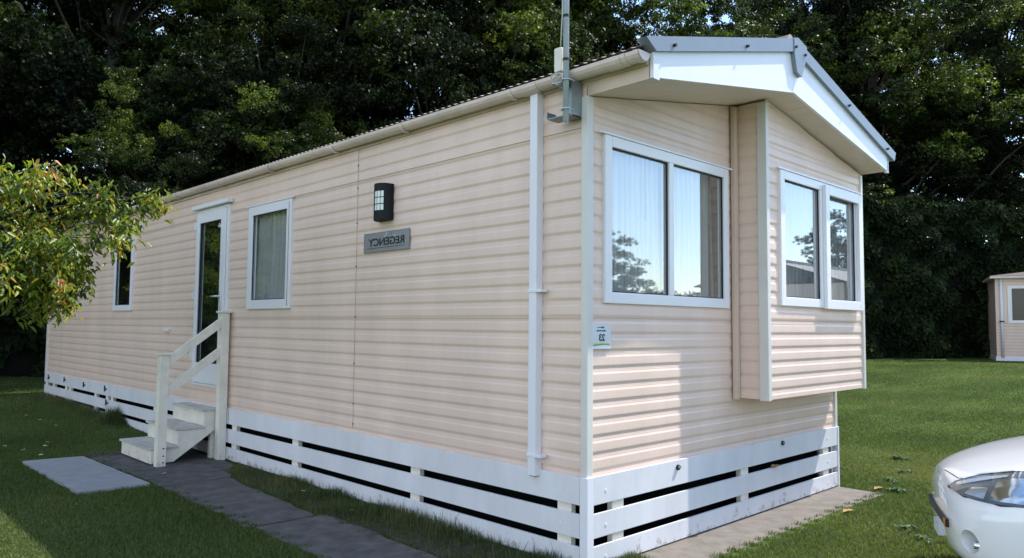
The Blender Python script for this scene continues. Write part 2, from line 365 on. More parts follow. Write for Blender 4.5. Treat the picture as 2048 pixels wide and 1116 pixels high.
MB().box((.0, LEN-.0, -.03), (W, LEN+.02, SK), M['skirt']).build('skirting_board', home)
mb = MB(); mb.box((.14, .14, -.02), (.16, LEN-.1, SK-.06), M['dark']).box((.161, .14, -.02), (W-.1, .16, SK-.06), M['dark'])  # black sheets stand in for the darkness behind the skirting gaps
mb.box((.03, .03, SK-.05), (W-.03, LEN-.03, SK-.03), M['dark']); mb.build('underfloor_shade', home)
for x, z in ((.985, .535), (2.62, .545)):
    mb = MB(); mb.tube([(x, -.031, z), (x, -.044, z)], .020, M['rubber'], 14).box((x-.012, -.052, z-.006), (x+.016, -.044, z+.012), M['galvd']); mb.build('skirting_latch', home)
for y, z in ((9.75, .51), (10.9, .50), (12.1, .52), (13.2, .50), (9.75, .08), (9.66, .30)):
    mb = MB(); mb.box((-.040, y-.03, z-.012), (-.0305, y+.05, z+.012), M['rubber']).box((-.045, y+.05, z-.04), (-.0305, y+.075, z+.05), M['rubber']); mb.build('skirting_latch', home)
for x in (.16, 1.95, 3.56):
    for z in (.07, .27, .49): MB().tube([(x, -.030, z), (x, -.0335, z)], .010, M['white'], 10).build('screw_cap', home)
for y in (.2, 1.79, 3.76):
    for z in (.07, .27, .49): MB().tube([(-.030, y, z), (-.0335, y, z)], .010, M['white'], 10).build('screw_cap', home)
# window units
def window(mk, r, parent, name='window', rails=(), fw=.075, curtains=(), glass='glass', sill=True, rec=.02, drip=True):
    u0, u1, z0, z1 = r
    f = MB(); o0, o1 = .035, -.028
    def bar(a, b_, c, d, oa=o0, ob=o1, m=M['frame'], bev=.006): f.box(mk(a, c, oa), mk(b_, d, ob), m, bev)
    bar(u0, u0+fw, z0, z1); bar(u1-fw, u1, z0, z1); bar(u0+fw, u1-fw, z0, z0+fw); bar(u0+fw, u1-fw, z1-fw, z1)
    for u in rails: bar(u-.03, u+.03, z0+fw, z1-fw)
    fo = f.build(name, parent)
    a_, b_, c_, d_ = u0+fw*.8, u1-fw*.8, z0+fw*.8, z1-fw*.8; g = MB(); g.add([mk(a_, c_, 0), mk(b_, c_, 0), mk(b_, d_, 0), mk(a_, d_, 0)], [(0, 1, 2, 3)], M[glass]); g.build('pane', fo)
    # black gaskets
    gk = MB(); us = [u0+fw]+[q for u in rails for q in (u-.03, u+.03)]+[u1-fw]
    for a, b_ in zip(us[::2], us[1::2]):
        for (p, q, c, d) in ((a, a+.008, z0+fw, z1-fw), (b_-.008, b_, z0+fw, z1-fw), (a+.008, b_-.008, z0+fw, z0+fw+.008), (a+.008, b_-.008, z1-fw-.008, z1-fw)):
            gk.box(mk(p, c, -.0135), mk(q, d, -.003), M['rubber'])
    gk.build('gasket', fo)
    if drip: MB().box(mk(u0-.05, z1+.001, -.02), mk(u1+.05, z1+.014, -.036), M['frame'], .002).build('drip_strip', fo)
    for (a, b_, m, folds, dep, zz) in curtains:
        n = int((b_-a)*160)+8; vs = []; ph = random.random()*6
        for i in range(n+1):
            t = i/n; u = a+(b_-a)*t
            for k in range(5):
                kk = k/4; z = zz+(z1+.02-zz)*kk; am = .030*(1-.35*kk)
                vs.append(mk(u+.012*math.sin(9*t+k)*(1-kk), z, dep+am*math.sin(folds*t*6.28+ph+.5*math.sin(k*1.1+t*5))+.25*am*math.sin(folds*t*15+ph)))
        c = MB(); c.add(vs, [(5*i+k, 5*i+5+k, 5*i+6+k, 5*i+1+k) for i in range(n) for k in range(4)], m); c.build('curtain', fo, True)
    return fo
mkB = lambda u, z, o: (u, o-BD, z)
wf = window(mkF, WF, home, rails=(.931,), curtains=((.20, .66, M['net'], 7, .065, 1.72), (.62, .92, M['net'], 5, .085, 1.72), (.93, 1.45, M['net'], 8, .065, 1.72), (1.37, 1.70, M['drape'], 4, .11, 1.72), (.18, .42, M['drape'], 2, .10, 1.72), (.62, .80, M['drape'], 2, .10, 1.72)))
wb = window(mkB, WB, home, rails=(2.86,), curtains=((2.12, 2.85, M['net2'], 11, .065, 1.75), (2.87, 3.62, M['net2'], 10, .065, 1.75), (3.45, 3.66, M['drape'], 3, .2, 1.75)))
sash = MB(); a0, a1, c0, c1 = 2.875, 3.70, 1.725, 2.835
for (p, q, c, d) in ((a0, a0+.08, c0, c1), (a1-.08, a1, c0, c1), (a0+.08, a1-.08, c0, c0+.085), (a0+.08, a1-.08, c1-.085, c1)): sash.box(mkB(p, c, -.029), mkB(q, d, -.062), M['frame'], .006)
sash.build('opening_sash', wb)
w1 = window(mkL, WIN1, home, fw=.10, curtains=((3.98, 4.50, M['drapew'], 5, .07, 1.75), (4.50, 4.90, M['net'], 6, .065, 1.75)))
MB().box(mkL(WIN1[0]+.045, WIN1[2]+.03, -.0285), mkL(WIN1[0]+.052, WIN1[3]-.03, -.0295), M['rubber']).build('gasket', w1)
w2 = window(mkL, WIN2, home, fw=.085, glass='glassd')
w3 = window(mkL, WIN3, home, fw=.085, glass='glassd')
# the door
u0, u1, z0, z1 = DOOR
f = MB()
for (p, q, c, d, oa, ob) in ((u0, u0+.06, z0, z1, .03, -.02), (u1-.03, u1, z0, z1, .03, -.02), (u0+.06, u1-.03, z1-.04, z1, .03, -.02), (u0+.06, u1-.03, z0, z0+.03, .03, -.02)):
    f.box(mkL(p, c, oa), mkL(q, d, ob), M['frame'], .005)
f.build('door_frame', home)
dr = MB(); a, c_ = u0+.068, u1-.036
for (p, q, c, d) in ((a, a+.135, z0+.035, z1-.045), (c_-.095, c_, z0+.035, z1-.045), (a+.135, c_-.095, z0+.035, z0+.28), (a+.135, c_-.095, z1-.17, z1-.045)):
    dr.box(mkL(p, c, .02), mkL(q, d, -.034), M['frame'], .006)
door = dr.build('door', home)
dp_ = MB(); dp_.add([mkL(a+.12, z0+.26, 0), mkL(c_-.08, z0+.26, 0), mkL(c_-.08, z1-.15, 0), mkL(a+.12, z1-.15, 0)], [(0, 1, 2, 3)], M['glassd']); dp_.build('pane', door)
gk = MB()
for (p, q, c, d) in ((a+.135, a+.147, z0+.28, z1-.17), (c_-.107, c_-.095, z0+.28, z1-.17), (a+.147, c_-.107, z0+.28, z0+.29), (a+.147, c_-.107, z1-.18, z1-.17)): gk.box(mkL(p, c, -.020), mkL(q, d, -.002), M['rubber'])
gk.build('gasket', door)
MB().box(mkL(u0-.07, z1+.005, -.012), mkL(u1+.05, z1+.05, -.075), M['frame'], .008).build('door_canopy_strip', home)
h = MB(); h.box(mkL(a+.05, 1.70, -.035), mkL(a+.085, 1.93, -.046), M['chrome'], .003); h.tube([mkL(a+.067, 1.87, -.04), mkL(a+.067, 1.87, -.09), mkL(a+.085, 1.87, -.097), mkL(a+.20, 1.868, -.097)], .011, M['chrome'], 8); h.build('door_handle', door, True)
for z in (1.1, 1.85, 2.72): MB().box(mkL(u1-.03, z, -.021), mkL(u1+.012, z+.10, -.045), M['frame'], .004).build('hinge', door)
# roof
AX = 1.9
def roofz(x): return 3.262+.277*(x+.11) if x < AX else 3.262+.277*(AX+.11)-.250*(x-AX)
mb = MB(); ys = []; y = -.50
while y < LEN+.05: ys.append(y); y += .019
for side in (0, 1):
    vs = []
    for y in ys:
        dz = .005*math.sin(2*math.pi*y/.076)
        for k in range(9):
            x = (-.13+(AX+.13)*k/8) if side == 0 else (AX+(4.03-AX)*k/8)
            vs.append((x, y, roofz(x)+dz+.004-(.02 if k in (0,) and side == 0 else 0)))
    mb.add(vs, [(9*i+k, 9*i+9+k, 9*i+10+k, 9*i+1+k) for i in range(len(ys)-1) for k in range(8)], M['rooftile'])
roof = mb.build('roof', home, True)
MB().tube([(AX, -.5, roofz(AX)+.02), (AX, LEN+.03, roofz(AX)+.02)], .05, M['rooftile'], 8).build('ridge_tile', roof)
# fascia boards at the gable: tapered, white; grey verge capping on top
OV = -.52
def fas(x, top): 
    if top: return 3.225+(3.715-3.225)*(x/AX) if x <= AX else 3.715-(3.715-3.215)*((x-AX)/(3.9-AX))
    return 3.076+(3.41-3.076)*(x/AX) if x <= AX else 3.41-(3.41-3.085)*((x-AX)/(3.9-AX))
for a, c in ((0.0, AX-.0015), (AX+.0015, 3.90)):
    MB().prism([(a, OV, fas(a, 0)), (c, OV, fas(c, 0)), (c, OV, fas(c, 1)+.03), (a, OV, fas(a, 1)+.03)], (0, .022, 0), M['fascia']).build('fascia_board', home)
MB().box((-.004, OV-.006, 3.068), (.06, OV, 3.25), M['white'], .002).build('fascia_end', home)
MB().box((-.002, OV+.03, 3.072), (.012, .0, 3.20), M['board']).build('eaves_board', home)
MB().box((3.885, OV+.0, 3.07), (3.92, OV+.03, 3.23), M['white'], .002).build('fascia_end', home)
MB().box((3.82, OV+.03, 3.076), (3.84, .0, 3.2), M['board']).build('eaves_board', home)
def capz(x, top):
    lo = 3.232+(3.735-3.232)*((x)/AX) if x <= AX else 3.735-(3.735-3.222)*((x-AX)/(3.9-AX))
    hi = 3.295+(3.84-3.295)*((x+.11)/(AX+.11)) if x <= AX else 3.84-(3.84-3.285)*((x-AX)/(4.03-AX))
    return hi if top else lo
for a, c, at in ((-.005, AX-.003, -.11), (AX+.003, 3.92, None)):
    at_ = -.11 if at else a
    L_ = [(a, OV-.03, capz(a, 0)), (c, OV-.03, capz(c, 0)), (c if at else 4.03, OV-.03, capz(c if at else 4.03, 1)), (at_, OV-.03, capz(at_, 1))]
    if not at: L_ = [(a, OV-.03, capz(a, 0)), (4.0, OV-.03, capz(4.0, 0)-.0), (4.04, OV-.03, capz(4.04, 1)), (a, OV-.03, capz(a, 1))]
    MB().prism(L_, (0, .07, 0), M['grey']).build('verge_capping', home)
MB().prism([(AX-.055, OV-.036, 3.83), (AX-.05, OV-.036, 3.70), (AX-.01, OV-.036, 3.565), (AX+.07, OV-.036, 3.545), (AX+.15, OV-.036, 3.70), (AX+.17, OV-.036, 3.81), (AX+.02, OV-.036, 3.848)], (0, .14, 0), M['grey']).build('ridge_finial', home)
for x in (.18, 1.1, AX-.03, AX+.13, 2.9, 3.8): MB().tube([(x, OV-.030, capz(x, 0)+.035), (x, OV-.05, capz(x, 0)+.035)], .011, M['rubber'], 8).build('capping_screw', home)
# soffit, boarded
mb = MB()
for a, c in ((0.012, AX), (AX, 3.885)):
    n = 14
    for k in range(n):
        p, q = a+(c-a)*k/n+.0015, a+(c-a)*(k+1)/n-.0015; zz = lambda x: (ZC+SLO*x if x <= AX else ZC+SLO*AX-.166*(x-AX))+.006
        mb.prism([(p, OV+.023, zz(p)), (q, OV+.023, zz(q)), (q, OV+.023, zz(q)+.012), (p, OV+.023, zz(p)+.012)], (0, .56, 0), M['soffit'])
mb.build('soffit', home)
# gutter: half round with brackets and joints
gp = []
for i in range(9):
    a = math.pi+math.pi*i/8; gp.append((-.072+.058*math.cos(a), 3.222+.058*math.sin(a)))
def gut(y0, y1, sc, nm, parent, lift=0):
    z_ = lambda y: .0045*max(0, y-3)
    vs = []; 
    for y in (y0, y1):
        for x, z in gp: vs.append((-.072+(x+.072)*sc, y, 3.222+(z-3.222)*sc+z_(y)))
        for x, z in reversed(gp): vs.append((-.072+(x+.072)*(sc*.93), y, 3.222+(z-3.222)*(sc*.93)+z_(y)))
    n = 18; fs = [(i, (i+1) % n, n+(i+1) % n, n+i) for i in range(n)]+[tuple(range(n)), tuple(range(n, 2*n))[::-1]]
    mb = MB(); mb.add(vs, fs, M['gutter']); return mb.build(nm, parent)
y = -.50; g0 = None
mbs = gut(-.50, LEN+.02, 1, 'gutter', home)
for y in (-.50, -.40, -.33, .60, 1.9, 3.0, 4.3, 5.6, 6.9, 8.2, 9.5, 10.8, 12.1, 13.4): gut(y, y+.035, 1.10, 'gutter_bracket', mbs)
mb = MB(); c_ = [(x, -.503, z) for x, z in gp]; mb.prism(c_, (0, -.006, 0), M['gutter']); mb.build('stop_end', mbs)
gut(-.36, -.24, 1.07, 'gutter_joint', mbs); gut(.36, .52, 1.08, 'gutter_outlet', mbs)
MB().box((-.02, -.49, 3.16), (-.004, LEN, 3.23), M['gutter']).build('eaves_fascia', home)
dp = MB().box((-.072, .392, .545), (-.006, .462, 3.17), M['white'], .006).build('downpipe', home)
for z in (1.79, .68): MB().box((-.078, .335, z-.008), (-.016, .470, z+.012), M['white'], .002).build('pipe_clip', dp)
MB().box((-.060, .403, .540), (-.018, .451, .5455), M['rubber']).build('pipe_mouth', dp)
MB().box((-.03, 8.41, 2.88), (-.008, 8.53, 3.0), M['white'], .004).build('air_vent', home)
MB().box((-.035, 7.22, 1.435), (-.008, 7.42, 1.475), M['white'], .006).build('flue_outlet', home)

# ------------------------------------------------------------------ things on the walls
def text_mesh(txt, size, mtx, m, extr=.001, font_bold=.0):
    cu = bpy.data.curves.new('t', 'FONT'); cu.body = txt; cu.size = size; cu.align_x = 'CENTER'; cu.align_y = 'CENTER'; cu.extrude = extr; cu.offset = font_bold
    o = bpy.data.objects.new('t', cu); COL.objects.link(o); bpy.context.view_layer.update()
    me = bpy.data.meshes.new_from_object(o.evaluated_get(bpy.context.evaluated_depsgraph_get()))
    bpy.data.objects.remove(o); me.transform(mtx); me.materials.clear(); me.materials.append(m); return me
# wall lamp
lamp = tag(empty('wall_lamp', (-.01, 2.27, 2.61)), 'dark curved wall lamp with a grid of nine small pale panes', 'wall lamp')
lc, lw_, lh0, lh1, ld = 2.268, .108, 2.452, 2.765, .085
def arc(t): a = (t-.5)*math.pi*.92; return (-.03-ld*math.cos(a), lc+lw_*math.sin(a)*1.0)
mb = MB(); n = 24; vs = []
for z in (lh0, lh1):
    for i in range(n+1): x, y = arc(i/n); vs.append((x, y, z+.006*math.cos((i/n-.5)*3)))
    vs += [(-.012, lc+lw_, z), (-.012, lc-lw_, z)]
k = n+3; mb.add(vs, [(i, (i+1) % k, k+(i+1) % k, k+i) for i in range(k)]+[tuple(range(k)), tuple(range(k, 2*k))[::-1]], M['lamp']); mb.build('lamp_housing', lamp, False)
for r_ in range(3):
    for q in range(3):
        t0 = .235+.118*q; t1 = t0+.098; z0 = 2.535+.058*r_; mb = MB(); vs = []
        for i in range(4):
            x, y = arc(t0+(t1-t0)*i/3); vs += [(x-.0025, y, z0), (x-.0025, y, z0+.050)]
        mb.add(vs, [(2*i, 2*i+2, 2*i+3, 2*i+1) for i in range(3)], M['lampglass']); mb.build('lamp_pane', lamp)
# name plaque
pl = tag(MB().box((-.020, 1.913, 2.187), (-.0135, 2.594, 2.362), M['plate'], .002).build('name_plaque'), 'brushed grey plaque with mirrored black lettering REGENCY on the side wall', 'plaque')
mt = Matrix(((0, 0, 1, -.0215), (1, 0, 0, 2.245), (0, 1, 0, 2.272), (0, 0, 0, 1)))
me = text_mesh('REGENCY', .092, mt @ Matrix.Diagonal((1.32, 1, 1, 1)), M['ink'], .0012, .0022); link('lettering', me, pl)
mb = MB(); mb.box((-.0222, 1.98, 2.222), (-.0203, 2.54, 2.226), M['ink'])
for a, c in (((1.915, 2.189), (2.592, 2.196)), ((1.915, 2.353), (2.592, 2.360)), ((1.915, 2.196), (1.922, 2.353)), ((2.585, 2.196), (2.592, 2.353))): mb.box((-.0222, *a), (-.0203, *c), M['galvd'])
mb.build('plaque_border', pl)
mb = MB(); mb.prism([(-.0222, 2.30, 2.285), (-.0222, 2.292, 2.285), (-.0222, 2.225, 2.352), (-.0222, 2.245, 2.352)], (.0016, 0, 0), M['galv'])
mb.prism([(-.0222, 2.225, 2.352), (-.0222, 2.245, 2.352), (-.0222, 2.14, 2.322), (-.0222, 2.03, 2.305), (-.0222, 2.13, 2.314)], (.0016, 0, 0), M['galv']); mb.build('gable_emblem', pl)
# pitch number sign
sg = tag(MB().box((.030, -.020, 1.405), (.222, -.0145, 1.568), M['signw'], .002).build('pitch_number_sign'), 'small pale square sign with mirrored number 23 by the front corner', 'sign')
mt = Matrix(((-1, 0, 0, .125), (0, 0, 1, -.0215), (0, 1, 0, 1.478), (0, 0, 0, 1)))
link('number', text_mesh('23', .062, mt, M['ink'], .001, .0016), sg)
mb = MB()
for (a, c, z, h_) in ((.085, .10, 1.546, .006), (.103, .12, 1.548, .005), (.122, .15, 1.546, .010), (.075, .095, 1.524, .010), (.10, .118, 1.525, .008), (.122, .138, 1.524, .008), (.142, .165, 1.525, .010)): mb.box((a, -.0213, z-h_/2), (c, -.0202, z+h_/2), M['ink'])
mb.build('small_print', sg)
for m_, dz, nm in ((M['green'], 0, 'green_swoosh'), (M['yellow'], .008, 'yellow_swoosh')):
    mb = MB(); vs = []
    for i in range(13):
        t = i/12; x = .042+.170*t; z = 1.424+.008*math.sin(t*2.6)+dz; vs += [(x, -.0212, z), (x, -.0212, z+.009-.004*t)]
    mb.add(vs, [(2*i, 2*i+2, 2*i+3, 2*i+1) for i in range(12)], m_); mb.build(nm, sg)
# aerial mast on its bracket
MX, MY = -.165, .045
mast = tag(empty('aerial_mast', (MX, MY, 2.85)), 'galvanised aerial pole clamped to a steel bracket on the front corner', 'aerial mast')
MB().tube([(MX, MY, 2.875), (MX, MY, 6.2)], .0195, M['galv'], 18).build('pole', mast, True)
mb = MB(); mb.box((-.030, .030, 2.925), (-.0235, .165, 3.165), M['galvd'], .001)
mb.box((-.120, .030, 2.925), (-.031, .036, 3.165), M['galvd']).box((-.150, .030, 2.925), (-.0305, .230, 2.931), M['galvd']).box((-.150, .225, 2.9315), (-.06, .231, 2.975), M['galvd'])
mb.box((-.14, .0365, 3.159), (-.031, .20, 3.165), M['galvd']); mb.build('bracket', mast)
for z in (2.957, 3.150): 
    mb = MB(); mb.tube([(MX+.05, MY-.03, z), (MX-.01, MY-.032, z), (MX-.033, MY, z), (MX-.01, MY+.032, z), (MX+.05, MY+.03, z)], .005, M['galv'], 6); mb.build('u_bolt', mast, True)
for z in (3.285, 3.575): MB().tube([(MX, MY, z-.009), (MX, MY, z+.009)], .0225, M['rubber'], 14).build('cable_tie', mast)
MB().box((MX-.02, MY+.028, 3.215), (MX+.03, MY+.088, 3.375), M['oldwhite'], .008).build('amplifier_box', mast)
mb = MB(); mb.tube([(MX-.012, MY+.022, 6.1), (MX-.013, MY+.023, 4.5), (MX-.012, MY+.022, 3.6), (MX-.02, MY+.03, 3.38)], .005, M['cable'], 6)
lp = [(MX-.01+.02*math.sin(t*3.1), MY+.06+.055*math.cos(t*2), 3.17+.035*math.sin(t*2)) for t in [i*.32 for i in range(20)]]
mb.tube([(MX-.0, MY+.05, 3.21)]+lp+[(MX+.05, MY+.04, 3.10)], .0045, M['cable'], 6); mb.build('cable', mast, True)

# ------------------------------------------------------------------ steps with handrail
st = tag(empty('door_steps', (-.4, 5.9, 0)), 'weathered white wooden steps with a single handrail below the glazed door', 'steps')
ya, yb = 5.455, 6.42
for i, (x0, x1, zt, zb) in enumerate(((-.80, -.51, .190, .025), (-.515, -.225, .380, .195), (-.23, -.035, .570, .385))):
    MB().box((x0-.025, ya-.012, zt-.022), (x1, yb+.012, zt), M['tread'], .004).build('tread', st)
    MB().box((x0, ya+.022, zb), (x0+.02, yb-.022, zt-.023), M['oldwhite']).build('riser', st)
for y in (ya, yb-.02):
    P = [(-.80, .025), (-.56, .025), (-.035, .385), (-.035, .547), (-.228, .547), (-.228, .357), (-.513, .357), (-.513, .167), (-.80, .167)]
    MB().prism([(x, y, z) for x, z in P], (0, .02, 0), M['oldwhite']).build('stringer', st)
MB().box((-.14, 5.50, 0), (-.08, 5.56, .38), M['oldwhite']).build('support_leg', st)
for (x0, x1, zt) in ((-.785, -.69, 1.20), (-.125, -.035, 1.672)):
    p = MB().box((x0, 5.32, -.05), (x1, 5.415, zt), M['oldwhite'], .006).build('post', st)
    MB().box((x0-.022, 5.298, zt+.0005), (x1+.022, 5.437, zt+.022), M['oldwhite'], .006).build('post_cap', p)
mb = MB()
for z in (.12, .20, .05): mb.tube([(-.72, 5.3195, z), (-.72, 5.314, z)], .008, M['rubber'], 8)
mb.build('bolt', st)
for a0_, a1_, b0_, b1_ in ((1.075, 1.185, 1.50, 1.615), (.748, .862, 1.168, 1.282)):
    MB().prism([(-.692, 5.35, a0_), (-.123, 5.35, b0_), (-.123, 5.35, b1_), (-.692, 5.35, a1_)], (0, .035, 0), M['oldwhite']).build('rail', st)

# ------------------------------------------------------------------ foliage
OAK = leafmat('oak leaves', [(0, (.004, .008, .003)), (.50, (.012, .022, .006)), (.76, (.055, .085, .015)), (1, (.20, .25, .045))], .32, .20, .48, .25, .38, 2.3)  # coarse noise paints sunlit and shaded clumps into the leaf colour
CON = leafmat('conifer spray', [(0, (.006, .011, .005)), (.6, (.012, .022, .009)), (1, (.028, .042, .014))], .08, .5, .9, .04)
MAPLE = leafmat('young tree leaves', [(0, (.03, .055, .015)), (.32, (.08, .13, .028)), (.56, (.18, .24, .04)), (.80, (.34, .34, .05)), (.95, (.42, .24, .05)), (1, (.34, .10, .04))], .38, 1.6, .38, .5)
GR = leafmat('grass blades', [(0, (.047, .068, .018)), (.5, (.076, .112, .030)), (.85, (.125, .150, .052)), (1, (.22, .19, .085))], .35, .28)
LONG = leafmat('long grass blades', [(0, (.025, .045, .012)), (.5, (.055, .085, .022)), (.85, (.13, .12, .05)), (1, (.22, .17, .09))], .25, 1.0)
WEED = leafmat('weed leaves', [(0, (.03, .07, .018)), (.6, (.055, .12, .03)), (1, (.10, .17, .045))], .25, 3)
def oak_proto(seed, H, R, zlo, nclump, per, size=(.075, .125)):
    global RNG
    RNG = np.random.default_rng(seed); rd = random.Random(seed)
    cz = (H+zlo)/2; rz = (H-zlo)/2
    C = []
    while len(C) < nclump:
        d = RNG.normal(size=3); d /= np.linalg.norm(d); r = rd.uniform(.22, 1)**.6
        w = 1-.25*max(0, d[2])
        lump = 1+.18*math.sin(3*math.atan2(d[1], d[0])+seed)+.12*math.sin(5*d[2]+seed)
        C.append([d[0]*R*r*w*lump, d[1]*R*r*w*lump, cz+d[2]*rz*r])
    C = np.array(C); cr = RNG.uniform(.55, 1.25, nclump)*R/5.0
    P = []; N = []
    for c, r in zip(C, cr):
        k = int(per*(r*5/R)**2); d = unit(RNG.normal(size=(k, 3))); d[:, 2] = d[:, 2]*.8+.12
        m_ = 26; sd_ = unit(RNG.normal(size=(m_, 3))); sd_[:, 2] = sd_[:, 2]*.7+.1; sc_ = sd_*r*RNG.uniform(.35, 1.12, (m_, 1)); pk = RNG.integers(0, m_, k)
        off = sc_[pk]+d*r*.24*RNG.random((k, 1))**.4*RNG.uniform(.6, 1.3, m_)[pk][:, None]
        P.append(c+off*np.array([1, 1, .75])); N.append(d*.7+RNG.normal(size=(k, 3))*.55+np.array([0, 0, .35]))
    P = np.concatenate(P); N = np.concatenate(N); L = RNG.uniform(*size, len(P))
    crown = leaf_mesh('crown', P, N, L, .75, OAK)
    mb = MB(); tp = [(0, 0, -.3)]+[(.15*math.sin(k*1.3+seed), .15*math.cos(k+seed), H*.8*k/7) for k in range(1, 8)]
    mb.tube(tp, [.42*R/5*(1-.82*k/7) for k in range(8)], M['bark'], 10)
    lb = MB(); order = np.argsort(-cr)[:46]
    for i in order:
        c = C[i]; k = min(6, max(2, int(7*(c[2]-.25*math.hypot(c[0], c[1])-1.5)/(H*.8)))); s = Vector(tp[k]); e = Vector(c); mid = s.lerp(e, .5)+Vector((rd.uniform(-.4, .4), rd.uniform(-.4, .4), -.25))
        r0 = .10*R/5*(1-.09*k); lb.tube([s, s.lerp(mid, .5)+Vector((0, 0, -.1)), mid, mid.lerp(e, .55)+Vector((rd.uniform(-.2, .2), 0, .15)), e], [r0, r0*.8, r0*.6, r0*.4, r0*.2], M['bark'], 6, False)
    def tomesh(mb_, nm):
        me = bpy.data.meshes.new(nm); me.from_pydata(mb_.v, [], mb_.f); me.materials.append(M['bark']); me.polygons.foreach_set('use_smooth', [True]*len(mb_.f)); me.update(); return me
    return crown, tomesh(mb, 'trunk'), tomesh(lb, 'limbs')
def place_tree(proto, x, y, s, rz, label, group, cat='tree', name='oak_tree', sz=1):
    z = float(gh(x, y)); e = empty(name, (x, y, z), rz); e.scale = (s, s, s*sz); tag(e, label, cat, group)
    for me, nm in zip(proto, ('crown', 'trunk', 'limbs')):
        o = bpy.data.objects.new(nm, me); COL.objects.link(o); o.parent = e
    return e
BIR = leafmat('light green leaves', [(0, (.04, .07, .015)), (.45, (.10, .16, .03)), (.8, (.20, .26, .05)), (1, (.32, .34, .07))], .40, .5, .5, .2)
PR = [oak_proto(s, 16.5, 5.2, 1.2, 175, 1400) for s in (3, 8, 21)]
_c = PR[1][0].copy(); _c.materials.clear(); _c.materials.append(BIR); PR.append((_c, PR[1][1], PR[1][2]))
TREES = [  # x, y, proto, scale, rotation, height factor, label
 (-2.6, 23.1, 0, 1.05, 2.6, 'dense dark oak at the far left edge, behind the young copper-tipped tree'),
 (3.4, 21.6, 1, 1.05, 1.9, 'dark oak rising behind the far end of the mobile home, above the young tree'),
 (8.2, 18.6, 2, 1.05, 4.0, 'dark oak behind the middle of the home roof, left of centre'),
 (13.2, 17.4, 0, 1.12, 2.4, 'sunlit oak with pale green clumps left of the aerial pole'),
 (19.2, 16.2, 1, 1.12, 5.2, 'sunlit oak directly behind the gable end, right of the aerial pole'),
 (23.6, 12.9, 2, .93, 3.2, 'oak whose crown ends at the small patch of open sky above the gable'),
 (34.0, 10.4, 1, 1.27, .7, 'broad oak right of the sky gap with small sky holes over the lawn'),
 (36.5, 13.4, 2, 1.35, 1.6, 'dense oak filling the upper right between two crowns'),
 (41.5, 5.2, 0, 1.2, 3.6, 'dark oak behind the small far chalet at the right edge'),
]
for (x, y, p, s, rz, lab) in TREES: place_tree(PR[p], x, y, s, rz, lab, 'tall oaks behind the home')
place_tree(PR[1], 3.0, 16.6, .50, 4.0, 'low bushy tree added to shade the grass behind the rear wall', 'tall oaks behind the home')  # extra tree, added to cast shade on the lawn past the home
place_tree(PR[0], 5.8, 16.0, .62, 2.0, 'lower tree added close behind the far end of the roof for its shade', 'tall oaks behind the home')  # added so that its shadow covers the sunny strip behind the home
for (x, y, p, s, rz, lab) in [(-6.5, 29.0, 1, 1.1, 2, 'back row oak seen through the farthest left crown'), (1.5, 28.5, 2, 1.15, .4, 'back row oak filling the gap behind the far end of the home'),
   (8.0, 26.5, 0, 1.15, 5, 'back row oak between the two dark crowns left of centre'), (15.0, 24.5, 1, 1.2, 1, 'back row oak behind the crown left of the aerial pole'),
   (22.5, 22.5, 2, 1.15, 2.2, 'back row oak behind the crown over the gable'),
   (40.0, 16.5, 2, 1.35, 5.5, 'back row oak behind the broad right hand crown'), (47, 8.0, 1, 1.4, 0, 'back row oak beyond the far chalet')]:
    place_tree(PR[p], x, y, s, rz, lab, 'back row of oaks', sz=1.22)
# trees mirrored in the glass: left of the home and across the road
for (x, y, p, s, rz, lab) in [(-5.3, 17.2, 3, .60, 1.1, 'smaller sunlit tree mirrored in the door glass'), (-9.5, 20.5, 3, .6, 3.3, 'smaller sunlit tree mirrored in the narrow side window'),
   (12.0, -36.0, 0, .50, 1, 'roadside tree mirrored low in the front window'), (17.0, -33.0, 1, .42, 2, 'roadside tree mirrored behind the net curtain'), (38.0, -30.0, 2, .52, 3, 'roadside tree mirrored in the bay window'),
   (6.5, -36.0, 1, .56, 4, 'roadside tree mirrored at the left of the front window'), (23, -31., 2, .46, 1, 'roadside tree mirrored in the right pane'), (41, -15.8, 0, .50, 5, 'round tree mirrored in the opening sash'), (36, -18.5, 1, .36, 3, 'small tree mirrored at the edge of the fixed bay pane'),
   (9.3, -35.0, 2, .50, 5, 'roadside tree mirrored beside the curtain edge'), (14.5, -35.5, 2, .46, 0, 'roadside tree mirrored above the window sill'), (20, -33., 0, .40, 3, 'roadside tree mirrored beside the mullion'), (26, -32., 1, .44, 3, 'roadside tree mirrored low in the right pane'), (31, -31., 0, .46, 6, 'roadside tree mirrored low in the bay window')]:
    place_tree(PR[p], x, y, s, rz, lab, 'trees mirrored in the windows')
